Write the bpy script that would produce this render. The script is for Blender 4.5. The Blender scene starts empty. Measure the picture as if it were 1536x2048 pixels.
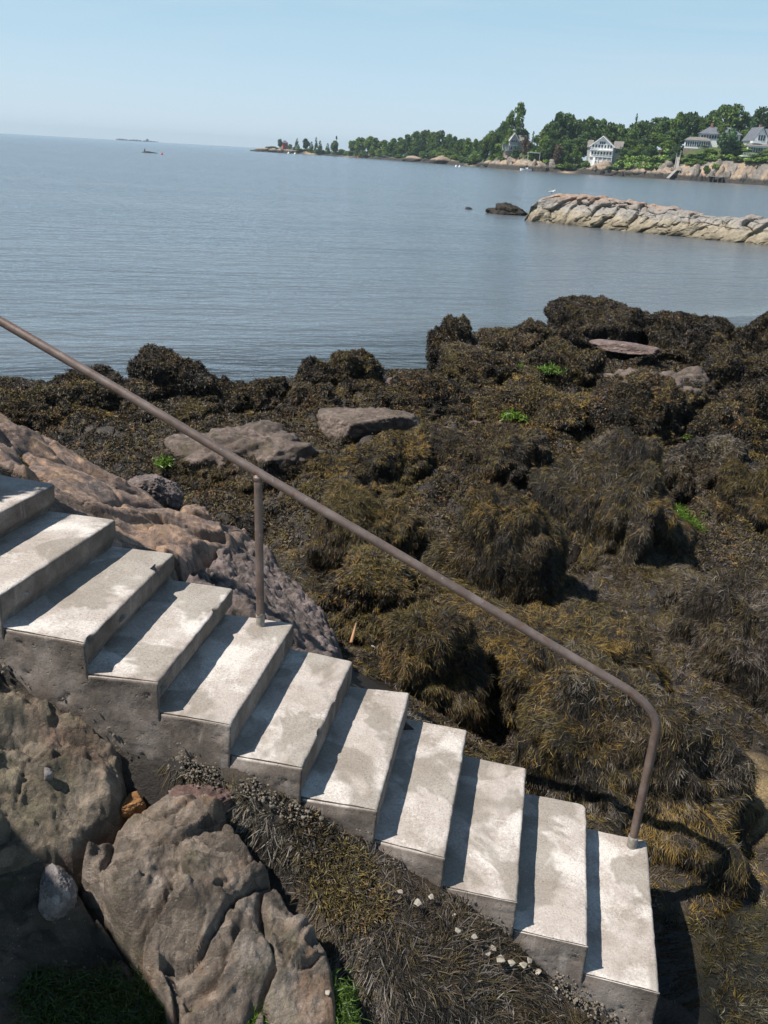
import bpy, bmesh, math, random
import numpy as np
from mathutils import Vector, Matrix

random.seed(7)
rng = np.random.default_rng(11)
sc = bpy.context.scene
COL = sc.collection

# ------------------------------------------------------------------ camera
CAM_H = 4.25                      # metres above the water
FPX = 1702.6                      # focal length in pixels of the 1536 x 2048 photograph
CR = np.array([0.998403, 0.021854, 0.052101])
CU = np.array([-0.056499, 0.386196, 0.920685])
CF = np.array([0.0, 0.922158, -0.386814])
CP = np.array([0.0, 0.0, CAM_H])
cd = bpy.data.cameras.new('camera')
cam = bpy.data.objects.new('camera', cd)
COL.objects.link(cam)
cd.sensor_fit = 'VERTICAL'; cd.sensor_height = 24.0; cd.lens = 24.0 * FPX / 2048.0
cd.clip_start = 0.05; cd.clip_end = 60000
cam.matrix_world = Matrix(((CR[0], CU[0], -CF[0], 0), (CR[1], CU[1], -CF[1], 0), (CR[2], CU[2], -CF[2], CAM_H), (0, 0, 0, 1)))
sc.camera = cam

# ------------------------------------------------------------------ light
SUN_AZ, SUN_EL = math.radians(253), math.radians(57)
sunv = Vector((math.sin(SUN_AZ) * math.cos(SUN_EL), math.cos(SUN_AZ) * math.cos(SUN_EL), math.sin(SUN_EL)))
sl = bpy.data.lights.new('sun', 'SUN'); sl.energy = 5.0; sl.angle = math.radians(0.5); sl.color = (1.0, 0.955, 0.89)
so = bpy.data.objects.new('sun', sl); COL.objects.link(so)
so.rotation_euler = sunv.to_track_quat('Z', 'Y').to_euler()
sc.view_settings.view_transform = 'Standard'; sc.view_settings.look = 'None'
sc.view_settings.gamma = 1.0; sc.view_settings.use_curve_mapping = False
sc.view_settings.exposure = 0.32
sc.cycles.max_bounces = 6; sc.cycles.diffuse_bounces = 3; sc.cycles.glossy_bounces = 3
sc.cycles.transparent_max_bounces = 12; sc.cycles.volume_bounces = 0
sc.cycles.caustics_reflective = False; sc.cycles.caustics_refractive = False
try:
    sc.cycles.use_denoising = True
except Exception:
    pass


class NT:
    """small helper round a node tree"""
    def __init__(s, tree):
        s.t = tree
    def n(s, typ, **kw):
        nd = s.t.nodes.new(typ)
        for k, v in kw.items():
            if k.startswith('_'):
                setattr(nd, k[1:], v)
            else:
                s.set(nd, k, v)
        return nd
    def set(s, nd, key, v):
        sock = nd.inputs[int(key[1:])] if key[0] == 'i' and key[1:].isdigit() else nd.inputs[key.replace('__', ' ')]
        if isinstance(v, bpy.types.NodeSocket):
            s.t.links.new(v, sock)
        else:
            sock.default_value = v
    def ramp(s, fac, stops, interp='LINEAR'):
        nd = s.t.nodes.new('ShaderNodeValToRGB')
        cr = nd.color_ramp; cr.interpolation = interp
        while len(cr.elements) < len(stops):
            cr.elements.new(0.5)
        for e, (p, c) in zip(cr.elements, stops):
            e.position = p
            e.color = (c, c, c, 1) if isinstance(c, (int, float)) else (*c, 1)
        s.t.links.new(fac, nd.inputs[0])
        return nd.outputs[0]
    def math(s, op, a, b=0.0, clamp=False):
        nd = s.t.nodes.new('ShaderNodeMath'); nd.operation = op; nd.use_clamp = clamp
        for i, v in enumerate((a, b)):
            if isinstance(v, bpy.types.NodeSocket):
                s.t.links.new(v, nd.inputs[i])
            else:
                nd.inputs[i].default_value = v
        return nd.outputs[0]
    def mix(s, fac, a, b, blend='MIX'):
        nd = s.t.nodes.new('ShaderNodeMix'); nd.data_type = 'RGBA'; nd.blend_type = blend
        for sock, v in ((nd.inputs[0], fac), (nd.inputs[6], a), (nd.inputs[7], b)):
            if isinstance(v, bpy.types.NodeSocket):
                s.t.links.new(v, sock)
            elif sock.type == 'RGBA':
                sock.default_value = (*v, 1)
            else:
                sock.default_value = v
        return nd.outputs[2]
    def noise(s, vec, scale, detail=4, rough=0.55, dist=0.0):
        nd = s.t.nodes.new('ShaderNodeTexNoise')
        s.t.links.new(vec, nd.inputs['Vector'])
        nd.inputs['Scale'].default_value = scale; nd.inputs['Detail'].default_value = detail
        nd.inputs['Roughness'].default_value = rough; nd.inputs['Distortion'].default_value = dist
        return nd.outputs[0]
    def pos(s):
        return s.t.nodes.new('ShaderNodeNewGeometry').outputs['Position']
    def mapping(s, vec, scale=(1, 1, 1), rot=(0, 0, 0), loc=(0, 0, 0)):
        nd = s.t.nodes.new('ShaderNodeMapping')
        s.t.links.new(vec, nd.inputs[0])
        nd.inputs['Scale'].default_value = scale; nd.inputs['Rotation'].default_value = rot
        nd.inputs['Location'].default_value = loc
        return nd.outputs[0]
    def bump(s, h, strength=0.5, dist=0.01, normal=None):
        nd = s.t.nodes.new('ShaderNodeBump')
        nd.inputs['Strength'].default_value = strength; nd.inputs['Distance'].default_value = dist
        s.t.links.new(h, nd.inputs['Height'])
        if normal is not None:
            s.t.links.new(normal, nd.inputs['Normal'])
        return nd.outputs[0]


wd = bpy.data.worlds.new('World'); sc.world = wd; wd.use_nodes = True
wn = NT(wd.node_tree); wd.node_tree.nodes.clear()
sky = wn.n('ShaderNodeTexSky')
sky.sky_type = 'NISHITA'; sky.sun_disc = False
sky.sun_elevation = SUN_EL; sky.sun_rotation = SUN_AZ
sky.air_density = 1.0; sky.dust_density = 0.35; sky.ozone_density = 2.5; sky.altitude = 0
tc = wn.n('ShaderNodeTexCoord').outputs['Generated']
m1 = wn.mapping(tc, (1.0, 1.6, 9.0), (0.0, 0.10, 0.25))
cl = wn.noise(m1, 2.1, 7, 0.62, 0.6)
cl2 = wn.noise(wn.mapping(tc, (1, 1, 2.2)), 1.3, 3)
cm = wn.math('MULTIPLY', wn.ramp(cl, [(0.42, 0.0), (0.78, 1.0)]), wn.ramp(cl2, [(0.36, 0.0), (0.7, 1.0)]))
el = wn.n('ShaderNodeSeparateXYZ', Vector=tc).outputs[2]
low = wn.ramp(el, [(0.0, (6.2, 7.3, 8.2)), (0.06, (5.2, 6.9, 8.2)), (0.16, (3.5, 5.8, 7.5)), (0.32, (1.5, 2.8, 4.2)), (0.6, (0.75, 1.6, 2.8))])   # pale humid air low in the sky
lowf = wn.ramp(el, [(0.0, 0.94), (0.25, 0.9), (0.6, 0.7), (1.0, 0.6)])
skyb = wn.mix(lowf, sky.outputs[0], low)
skyc = wn.mix(wn.math('MULTIPLY', cm, 0.5), skyb, (6.2, 7.0, 7.4))
bg = wn.n('ShaderNodeBackground', Color=skyc, Strength=0.089)
wo = wn.n('ShaderNodeOutputWorld'); wd.node_tree.links.new(bg.outputs[0], wo.inputs[0])

# ------------------------------------------------------------------ picture point -> place
def ray(px, py):
    return (px - 768) / FPX * CR + (1024 - py) / FPX * CU + CF
def at(px, py, z):
    v = ray(px, py)
    return CP + v * ((z - CAM_H) / v[2])
def at_dist(px, py, d):
    """the point at horizontal distance d on the ray of a picture point"""
    v = ray(px, py)
    return CP + v * (d / math.hypot(v[0], v[1]))
def horizon_y(px):
    return 265.2 + 0.0566 * px

# ------------------------------------------------------------------ numpy noise
_perm = rng.permutation(256).astype(np.int64)
_perm = np.concatenate([_perm, _perm, _perm])
_g = rng.normal(size=(256, 3)); _g /= np.linalg.norm(_g, axis=1)[:, None]
def perlin(p):
    p = np.asarray(p, float)
    i = np.floor(p).astype(np.int64); f = p - i; i &= 255
    u = f * f * f * (f * (f * 6 - 15) + 10)
    out = 0
    for dx in (0, 1):
        wx = u[:, 0] if dx else 1 - u[:, 0]
        a = _perm[(i[:, 0] + dx) & 255]
        for dy in (0, 1):
            wy = u[:, 1] if dy else 1 - u[:, 1]
            b = _perm[a + ((i[:, 1] + dy) & 255)]
            for dz in (0, 1):
                wz = u[:, 2] if dz else 1 - u[:, 2]
                g = _g[_perm[b + ((i[:, 2] + dz) & 255)]]
                dd = g[:, 0] * (f[:, 0] - dx) + g[:, 1] * (f[:, 1] - dy) + g[:, 2] * (f[:, 2] - dz)
                out = out + wx * wy * wz * dd
    return out * 1.5
def fbm(p, o=4, gain=0.5):
    r = 0; a = 1.0; q = np.asarray(p, float)
    for k in range(o):
        r = r + a * perlin(q); q = q * 2.03 + 17.3; a *= gain
    return r
def hash3(c, k=0):
    c = c.astype(np.int64)
    return _perm[(_perm[(_perm[(c[:, 0] + 31 * k) & 255] + c[:, 1]) & 255] + c[:, 2]) & 255]
_hv = rng.random((256, 4))
def worley2(p):
    """F1, F2, random values of the nearest cell and offset from its seed, in 2-D"""
    base = np.floor(p).astype(np.int64)
    f1 = np.full(len(p), 9.0); f2 = f1.copy(); idx = np.zeros(len(p), np.int64); off = np.zeros((len(p), 2))
    for dx in (-1, 0, 1):
        for dy in (-1, 0, 1):
            c = base + np.array([dx, dy])
            h = hash3(np.column_stack([c, c[:, :1] * 0]))
            s = c + 0.1 + 0.8 * _hv[h, :2]
            d = p - s; r = np.hypot(d[:, 0], d[:, 1])
            m = r < f1
            f2 = np.where(m, f1, np.minimum(f2, r))
            off[m] = d[m]; idx = np.where(m, h, idx); f1 = np.where(m, r, f1)
    return f1, f2, _hv[idx], off

def facets(q, k=0):
    """continuous surface of random flat triangles"""
    s = (q[:, 0] + q[:, 1]) * 0.3660254
    a = q[:, 0] + s; b = q[:, 1] + s
    i = np.floor(a).astype(np.int64); j = np.floor(b).astype(np.int64); fx = a - i; fy = b - j
    def hv(ii, jj):
        return _hv[hash3(np.column_stack([ii, jj, ii * 0 + k])), 0] - .5
    up = fx > fy
    mid = np.where(up, hv(i + 1, j), hv(i, j + 1))
    hi, lo = np.maximum(fx, fy), np.minimum(fx, fy)
    return (1 - hi) * hv(i, j) + (hi - lo) * mid + lo * hv(i + 1, j + 1)

# ------------------------------------------------------------------ mesh helpers
def mk(name, V, F, mat=None, parent=None, smooth=False, col=None, attrs=None):
    """one mesh object from arrays; F is an (n,k) array or a list of such arrays / of index lists"""
    me = bpy.data.meshes.new(name)
    V = np.ascontiguousarray(V, np.float32)
    me.vertices.add(len(V)); me.vertices.foreach_set('co', V.ravel())
    Fs = F if isinstance(F, list) else [F]
    loops = []; starts = []; n = 0
    for f in Fs:
        f = np.asarray(f, np.int32)
        if f.ndim == 1:
            f = f[None, :]
        loops.append(f.ravel()); starts.append(n + np.arange(len(f)) * f.shape[1]); n += f.size
    loops = np.concatenate(loops).astype(np.int32); starts = np.concatenate(starts).astype(np.int32)
    me.loops.add(len(loops)); me.loops.foreach_set('vertex_index', loops)
    me.polygons.add(len(starts)); me.polygons.foreach_set('loop_start', starts)
    me.polygons.foreach_set('use_smooth', np.full(len(starts), smooth, bool))
    me.update(calc_edges=True)
    if col is not None:
        a = me.color_attributes.new('Col', 'FLOAT_COLOR', 'POINT')
        c = np.ones((len(V), 4), np.float32); c[:, :3] = col
        a.data.foreach_set('color', c.ravel())
    for k, v in (attrs or {}).items():
        a = me.attributes.new(k, 'FLOAT', 'POINT'); a.data.foreach_set('value', np.ascontiguousarray(v, np.float32))
    if mat:
        me.materials.append(mat)
    o = bpy.data.objects.new(name, me); COL.objects.link(o)
    if parent:
        o.parent = parent
    return o
def from_bm(name, bm, mat, parent=None, smooth=False):
    me = bpy.data.meshes.new(name); bm.normal_update(); bm.to_mesh(me); bm.free()
    if smooth:
        me.polygons.foreach_set('use_smooth', np.ones(len(me.polygons), bool))
    me.materials.append(mat)
    o = bpy.data.objects.new(name, me); COL.objects.link(o)
    if parent:
        o.parent = parent
    return o
def tag(o, label=None, cat=None, group=None, kind=None):
    if label: o['label'] = label
    if cat: o['category'] = cat
    if group: o['group'] = group
    if kind: o['kind'] = kind
    return o
def empty(name, loc, label=None, cat=None, group=None, rz=0.0):
    o = bpy.data.objects.new(name, None); COL.objects.link(o); o.location = loc; o.rotation_euler = (0, 0, rz)
    o.empty_display_size = 0.1
    return tag(o, label, cat, group)
def box(bm, x0, x1, y0, y1, z0, z1):
    vs = [bm.verts.new((x, y, z)) for z in (z0, z1) for x, y in ((x0, y0), (x1, y0), (x1, y1), (x0, y1))]
    for f in ((3, 2, 1, 0), (4, 5, 6, 7), (0, 1, 5, 4), (1, 2, 6, 5), (2, 3, 7, 6), (3, 0, 4, 7)):
        bm.faces.new([vs[i] for i in f])
def grid_faces(nr, ncol):
    i = np.arange(nr - 1)[:, None] * ncol + np.arange(ncol - 1)[None, :]
    i = i.ravel()
    return np.column_stack([i, i + 1, i + ncol + 1, i + ncol])
def tube(path, rad, n=20, cap=True):
    path = np.asarray(path, float); m = len(path)
    rad = np.full(m, rad) if np.isscalar(rad) else np.asarray(rad)
    T = np.gradient(path, axis=0); T /= np.linalg.norm(T, axis=1)[:, None]
    a = np.cross(T[0], [0.3, 0.9, 0.1]); a /= np.linalg.norm(a)
    V = []
    for k in range(m):
        a = a - T[k] * (a @ T[k]); a /= np.linalg.norm(a); b = np.cross(T[k], a)
        th = np.linspace(0, 2 * np.pi, n, endpoint=False)
        V.append(path[k] + rad[k] * (np.cos(th)[:, None] * a + np.sin(th)[:, None] * b))
    V = np.concatenate(V)
    i = np.arange(m - 1)[:, None] * n; j = np.arange(n)[None, :]; j2 = (j + 1) % n
    F = [np.stack([i + j, i + j2, i + n + j2, i + n + j], -1).reshape(-1, 4)]
    if cap:
        F += [np.arange(n)[::-1][None, :], (np.arange(n) + (m - 1) * n)[None, :]]
    return V, F
_ico = {}
def ico(sub):
    if sub not in _ico:
        bm = bmesh.new(); bmesh.ops.create_icosphere(bm, subdivisions=sub, radius=1.0)
        bm.verts.ensure_lookup_table()
        _ico[sub] = (np.array([v.co[:] for v in bm.verts]), np.array([[v.index for v in f.verts] for f in bm.faces]))
        bm.free()
    return _ico[sub]
def poly_dist(P, poly):
    """signed distance to a polygon in XY, positive inside"""
    d = np.full(len(P), 1e9); ins = np.zeros(len(P), bool)
    n = len(poly)
    for i in range(n):
        a = poly[i]; b = poly[(i + 1) % n]; e = b - a; w = P - a
        t = np.clip((w @ e) / (e @ e), 0, 1)
        d = np.minimum(d, np.linalg.norm(w - t[:, None] * e, axis=1))
        c = ((a[1] <= P[:, 1]) != (b[1] <= P[:, 1]))
        with np.errstate(divide='ignore', invalid='ignore'):
            xx = a[0] + (P[:, 1] - a[1]) / (e[1] if abs(e[1]) > 1e-12 else 1e-12) * e[0]
        ins ^= c & (P[:, 0] < xx)
    return np.where(ins, d, -d)
def surface_through(pts):
    """smooth height field through scattered points: linear radial functions plus a plane"""
    pts = np.asarray(pts, float); n = len(pts); X = pts[:, :2]
    K = np.linalg.norm(X[:, None] - X[None], axis=-1); K[np.diag_indices(n)] -= 0.02
    P = np.column_stack([np.ones(n), X])
    A = np.block([[K, P], [P.T, np.zeros((3, 3))]])
    s = np.linalg.solve(A, np.concatenate([pts[:, 2], np.zeros(3)]))
    def f(x, y):
        Q = np.column_stack([x, y])
        r = s[n] + Q @ s[n + 1:]
        for i in range(n):
            r = r + s[i] * np.hypot(Q[:, 0] - X[i, 0], Q[:, 1] - X[i, 1])
        return r
    return f
def smoothstep(a, b, x):
    t = np.clip((x - a) / (b - a), 0, 1)
    return t * t * (3 - 2 * t)

# ------------------------------------------------------------------ materials
def new_mat(name):
    m = bpy.data.materials.new(name); m.use_nodes = True
    m.node_tree.nodes.clear()
    t = NT(m.node_tree)
    out = t.n('ShaderNodeOutputMaterial')
    return m, t, out
def pbsdf(t, out, **kw):
    b = t.n('ShaderNodeBsdfPrincipled', **kw)
    t.t.links.new(b.outputs[0], out.inputs[0])
    return b
def plain(name, c, rough=0.6, metal=0.0, var=0.12, scale=3.0, bump=0.0):
    m, t, out = new_mat(name)
    p = t.pos(); n = t.noise(p, scale, 5)
    k = t.ramp(n, [(0.3, tuple(v * (1 - var) for v in c)), (0.7, tuple(min(1, v * (1 + var)) for v in c))])
    kw = dict(Base__Color=k, Roughness=rough, Metallic=metal)
    if bump:
        kw['Normal'] = t.bump(t.noise(p, scale * 6, 4), 0.6, bump)
    pbsdf(t, out, **kw)
    return m

def concrete_mat():
    m, t, out = new_mat('weathered_concrete')
    p = t.pos()
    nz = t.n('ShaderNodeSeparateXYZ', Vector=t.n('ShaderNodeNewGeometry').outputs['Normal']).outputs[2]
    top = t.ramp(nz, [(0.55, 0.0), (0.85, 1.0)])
    big = t.noise(p, 2.3, 3, 0.5, 0.3)
    mid = t.noise(p, 7.0, 6, 0.62)
    fine = t.noise(p, 75.0, 4, 0.7)
    tread = t.ramp(t.math('ADD', t.math('MULTIPLY', mid, 0.6), t.math('MULTIPLY', big, 0.4)),
                   [(0.34, (0.29, 0.24, 0.20)), (0.47, (0.41, 0.35, 0.305)), (0.62, (0.50, 0.445, 0.40))])
    wn_ = t.math('ADD', t.noise(t.mapping(p, (1, 1, 1), loc=(4.3, 1.7, 0)), 2.6, 4, 0.55, 0.4), t.math('MULTIPLY', t.math('SUBTRACT', fine, 0.5), 0.16))
    white = t.ramp(wn_, [(0.505, 0.0), (0.615, 1.0)])
    tread = t.mix(t.math('MULTIPLY', white, 0.56), tread, (0.76, 0.71, 0.65))
    dn = t.noise(t.mapping(p, (1, 1, 1), loc=(9.1, 3.3, 2)), 1.9, 4, 0.6, 0.5)
    damp = t.ramp(t.math('ADD', dn, t.math('MULTIPLY', t.math('SUBTRACT', fine, 0.5), 0.05)), [(0.535, 0.0), (0.575, 1.0)])
    tread = t.mix(t.math('MULTIPLY', damp, 0.68), tread, (0.235, 0.20, 0.16))
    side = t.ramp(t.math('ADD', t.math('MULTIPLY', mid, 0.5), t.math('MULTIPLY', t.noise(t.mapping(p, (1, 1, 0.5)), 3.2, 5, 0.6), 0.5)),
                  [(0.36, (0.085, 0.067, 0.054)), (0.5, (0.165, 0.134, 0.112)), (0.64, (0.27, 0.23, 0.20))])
    drip = t.ramp(t.noise(t.mapping(p, (16, 16, 1.3)), 1.0, 3, 0.6), [(0.60, 0.0), (0.72, 1.0)])
    side = t.mix(t.math('MULTIPLY', drip, 0.3), side, (0.48, 0.45, 0.42))
    zz = t.n('ShaderNodeSeparateXYZ', Vector=p).outputs[2]
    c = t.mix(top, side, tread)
    speck = t.ramp(t.noise(p, 130.0, 2, 0.5), [(0.30, 0.62), (0.40, 1.0)])
    c = t.mix(1.0, c, speck, 'MULTIPLY')
    sp2 = t.ramp(fine, [(0.3, 0.80), (0.7, 1.14)])
    c = t.mix(1.0, c, sp2, 'MULTIPLY')
    h = t.math('ADD', t.math('MULTIPLY', fine, 0.5), t.math('ADD', t.noise(p, 24, 5, 0.65), t.math('MULTIPLY', t.ramp(t.noise(p, 40.0, 2, 0.5), [(0.28, 0.0), (0.36, 1.0)]), 0.6)))
    pbsdf(t, out, Base__Color=c, Roughness=0.88, Normal=t.bump(h, 0.55, 0.007))
    return m

def rock_mat(name, stops, scale=2.0, speck=0.25, bump=0.012, moss=None, rough=0.85, stain=None, veins=False):
    """mottled stone: three colours over two sizes of noise, mineral specks, optional moss on the upper faces"""
    m, t, out = new_mat(name)
    p = t.pos()
    a = t.noise(p, scale, 6, 0.62, 0.4); b = t.noise(p, scale * 7, 5, 0.65); f = t.noise(p, scale * 60, 3, 0.7)
    s = t.math('ADD', t.math('MULTIPLY', a, 0.62), t.math('MULTIPLY', b, 0.38))
    c = t.ramp(s, stops)
    if stain:
        k = t.ramp(t.noise(t.mapping(p, loc=(3, 8, 1)), scale * 1.3, 5, 0.6, 0.6), [(0.50, 0.0), (0.62, 1.0)])
        c = t.mix(t.math('MULTIPLY', k, stain[1]), c, stain[0])
    c = t.mix(1.0, c, t.ramp(f, [(0.3, 1 - speck), (0.7, 1 + speck)]), 'MULTIPLY')
    wf = t.ramp(t.noise(t.mapping(p, loc=(1, 2, 9)), scale * 45, 1, 0.5), [(0.72, 0.0), (0.76, 1.0)])
    c = t.mix(t.math('MULTIPLY', wf, 0.55), c, (0.5, 0.47, 0.43))
    if moss:
        k = t.ramp(t.noise(t.mapping(p, loc=(7, 1, 5)), moss[2], 5, 0.65), [(moss[3], 0.0), (moss[3] + 0.14, 1.0)])
        c = t.mix(t.math('MULTIPLY', k, moss[1]), c, moss[0])
    # fracture lines and facets: distorted cells, the lines filled with dark dirt
    dv = t.n('ShaderNodeVectorMath', _operation='ADD', i0=t.mapping(p, (1.0, 1.5, 1.2), (0.3, 0.2, 0.7)))
    nd = t.n('ShaderNodeTexNoise', Vector=p, Scale=scale * 1.6, Detail=1.5, Roughness=0.5)
    sc2 = t.n('ShaderNodeVectorMath', _operation='SCALE', i0=nd.outputs[1]); sc2.inputs['Scale'].default_value = 0.35 / scale
    t.t.links.new(sc2.outputs[0], dv.inputs[1])
    vo = t.n('ShaderNodeTexVoronoi', _feature='DISTANCE_TO_EDGE', Vector=dv.outputs[0], Scale=scale * 1.9)
    vc = t.n('ShaderNodeTexVoronoi', _feature='F1', Vector=dv.outputs[0], Scale=scale * 4.2)
    msk = t.ramp(t.noise(t.mapping(p, loc=(2, 4, 6)), scale * 1.1, 3), [(.48, 0.0), (.58, 1.0)])
    crk = t.math('MULTIPLY', t.ramp(vo.outputs[0], [(0.0, 1.0), (0.018, 0.0)]), msk)
    tone = t.n('ShaderNodeSeparateColor', Color=vc.outputs['Color']).outputs[0]
    c = t.mix(1.0, c, t.ramp(tone, [(0, 0.66), (1, 1.32)]), 'MULTIPLY')
    c = t.mix(t.math('MULTIPLY', crk, .0), c, (.03, .024, .018))
    hh = t.math('ADD', t.noise(p, scale * 9, 9, 0.72), t.math('MULTIPLY', f, 0.25))
    hh = t.math('ADD', t.math('SUBTRACT', hh, t.math('MULTIPLY', crk, .06)), t.math('MULTIPLY', tone, .22))
    pbsdf(t, out, Base__Color=c, Roughness=rough, Normal=t.bump(hh, 1.0, bump * 2.4))
    return m

def weed_mat(name='rockweed_fronds', rough=0.5, spec=0.3):
    m, t, out = new_mat(name)
    c = t.n('ShaderNodeAttribute', _attribute_name='Col').outputs['Color']
    pbsdf(t, out, Base__Color=c, Roughness=rough, Specular__IOR__Level=spec)
    return m
def leaf_mat(name):
    m, t, out = new_mat(name)
    c = t.n('ShaderNodeAttribute', _attribute_name='Col').outputs['Color']
    r = t.n('ShaderNodeObjectInfo').outputs['Random']
    c = t.mix(1.0, c, t.ramp(r, [(0.0, (0.62, 0.70, 0.85)), (0.5, (1.0, 1.0, 0.9)), (1.0, (1.5, 1.4, 0.85))]), 'MULTIPLY')
    b = t.n('ShaderNodeBsdfPrincipled', Base__Color=c, Roughness=0.6, Specular__IOR__Level=0.25)
    tr = t.n('ShaderNodeBsdfTranslucent', Color=c)
    mx = t.n('ShaderNodeMixShader', Fac=0.25, i1=b.outputs[0], i2=tr.outputs[0])
    t.t.links.new(mx.outputs[0], out.inputs[0])
    return m

M = {}
M['concrete'] = concrete_mat()
m, t, out = new_mat('weathered_brown_pipe'); p = t.pos()
c = t.ramp(t.noise(p, 7, 6, .65), [(.3, (.12, .085, .07)), (.5, (.18, .132, .11)), (.72, (.25, .195, .17))])
c = t.mix(t.math('MULTIPLY', t.ramp(t.noise(t.mapping(p, loc=(3, 1, 2)), 13, 5, .7), [(.56, 0), (.66, 1)]), .7), c, (.16, .065, .03))
c = t.mix(t.ramp(t.noise(p, 55, 2, .5), [(.68, 0), (.73, .6)]), c, (.38, .35, .32))
pbsdf(t, out, Base__Color=c, Roughness=t.ramp(t.noise(p, 20, 4), [(.3, .35), (.7, .6)]), Metallic=.3, Normal=t.bump(t.noise(p, 60, 4), .5, .0012)); M['pipe'] = m
M['sleeve'] = plain('cement_splash', (0.27, 0.245, 0.21), .9, 0, .35, 25, .0015)
M['slab'] = rock_mat('fractured_brown_bedrock', [(0.36, (0.075, 0.058, 0.044)), (0.48, (0.165, 0.128, 0.098)), (0.62, (0.30, 0.245, 0.20))], 2.2, 0.28, 0.012,
                     moss=((0.06, 0.062, 0.012), 0.55, 2.4, 0.54), stain=((0.20, 0.10, 0.045), 0.5))
M['greenrock'] = rock_mat('greenish_brown_bedrock', [(0.36, (0.10, 0.08, 0.054)), (0.5, (0.195, 0.155, 0.112)), (0.64, (0.31, 0.25, 0.195))], 2.5, 0.28, 0.014,
                          moss=((0.10, 0.105, 0.045), 0.35, 2.0, 0.5), stain=((0.22, 0.12, 0.085), 0.45))
M['shaderock'] = rock_mat('shade_toned_bedrock', [(0.34, (0.045, 0.036, 0.027)), (0.5, (0.085, 0.068, 0.05)), (0.66, (0.15, 0.122, 0.095))], 2.2, 0.25, 0.012,
                         moss=((0.03, 0.06, 0.008), 0.7, 2.0, 0.5))  # shelf stone coloured darker to deepen the shadow lying on it
M['orange'] = rock_mat('orange_granite', [(0.36, (0.12, 0.088, 0.072)), (0.47, (0.235, 0.165, 0.13)), (0.57, (0.40, 0.255, 0.165)), (0.66, (0.54, 0.36, 0.22))], 2.0, 0.3, 0.014,
                       stain=((0.15, 0.12, 0.105), 0.75))
M['mauve'] = rock_mat('mauve_grey_granite', [(0.36, (0.10, 0.08, 0.07)), (0.5, (0.20, 0.155, 0.14)), (0.66, (0.32, 0.25, 0.235))], 2.6, 0.3, 0.016,
                      stain=((0.105, 0.085, 0.065), 0.6))
M['brownrock'] = rock_mat('brown_boulder_stone', [(0.36, (0.075, 0.056, 0.044)), (0.5, (0.135, 0.10, 0.08)), (0.66, (0.22, 0.165, 0.135))], 3.0, 0.25, 0.010,
                          moss=((0.085, 0.075, 0.02), 0.6, 3.0, 0.56))
M['pinkrock'] = rock_mat('pink_boulder_stone', [(0.36, (0.12, 0.085, 0.073)), (0.5, (0.20, 0.14, 0.122)), (0.66, (0.30, 0.225, 0.20))], 3.5, 0.28, 0.016)
M['greystone'] = rock_mat('pale_grey_stone', [(0.36, (0.18, 0.16, 0.15)), (0.5, (0.29, 0.255, 0.24)), (0.66, (0.40, 0.35, 0.33))], 5, 0.3, 0.008)
M['redrock'] = rock_mat('dark_red_stone', [(0.36, (0.10, 0.05, 0.042)), (0.5, (0.19, 0.12, 0.10)), (0.66, (0.32, 0.25, 0.21))], 6, 0.3, 0.008)
M['rust'] = rock_mat('rust_orange_stone', [(0.36, (0.17, 0.07, 0.02)), (0.5, (0.30, 0.14, 0.045)), (0.66, (0.40, 0.22, 0.10))], 6, 0.25, 0.006)
M['weedrock'] = rock_mat('dark_wet_stone', [(0.36, (0.010, 0.008, 0.006)), (0.5, (0.024, 0.018, 0.012)), (0.66, (0.05, 0.036, 0.02))], 5, 0.3, 0.02, rough=0.6)
M['weed'] = weed_mat()
M['alga'] = weed_mat('green_algae', 0.4, 0.4)
M['shell'] = plain('bleached_shell', (0.29, 0.255, 0.205), 0.6, 0, 0.45, 70, 0.002)
M['barnacle'] = plain('barnacle_crust', (0.155, 0.13, 0.10), 0.8, 0, 0.5, 40, 0.002)
M['leaf'] = leaf_mat('tree_leaves')
M['bark'] = plain('bark', (0.09, 0.07, 0.055), 0.9, 0, 0.3, 3)

# ------------------------------------------------------------------ setting: ground
Z0, RISE = 2.0426, 0.18158        # height of the first whole tread in view, rise per step
NEAR = {-1: (0, 1190), 0: (170, 1285), 1: (317, 1363), 2: (462, 1448), 3: (605, 1535), 4: (755, 1620), 5: (890, 1715), 6: (1035, 1803), 7: (1177, 1892), 8: (1320, 1985)}
FAR = {-1: (230, 1040), 0: (348, 1107), 1: (466, 1178), 2: (588, 1247), 3: (706, 1323), 4: (820, 1387), 5: (935, 1462), 6: (1053, 1537), 7: (1173, 1610), 8: (1295, 1682)}
nose = {k: (at(*NEAR[k], Z0 - k * RISE), at(*FAR[k], Z0 - k * RISE)) for k in NEAR}
RUN = np.array([nose[8][0][0] - nose[0][0][0], nose[8][0][1] - nose[0][0][1], 0]); RUN /= np.linalg.norm(RUN)
WID = np.array([-RUN[1], RUN[0], 0])
for k in range(-2, -6, -1):       # flight goes on up out of the picture
    nose[k] = tuple(nose[-1][i] + (k + 1) * (RUN * 0.366 - np.array([0, 0, RISE])) for i in (0, 1))
n2f = at(108, 968, Z0 + 2 * RISE)
nose[-2] = (nose[-2][0], n2f)
ORG = nose[0][0]
def uv_of(x, y):
    return (x - ORG[0]) * RUN[0] + (y - ORG[1]) * RUN[1], (x - ORG[0]) * WID[0] + (y - ORG[1]) * WID[1]
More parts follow.
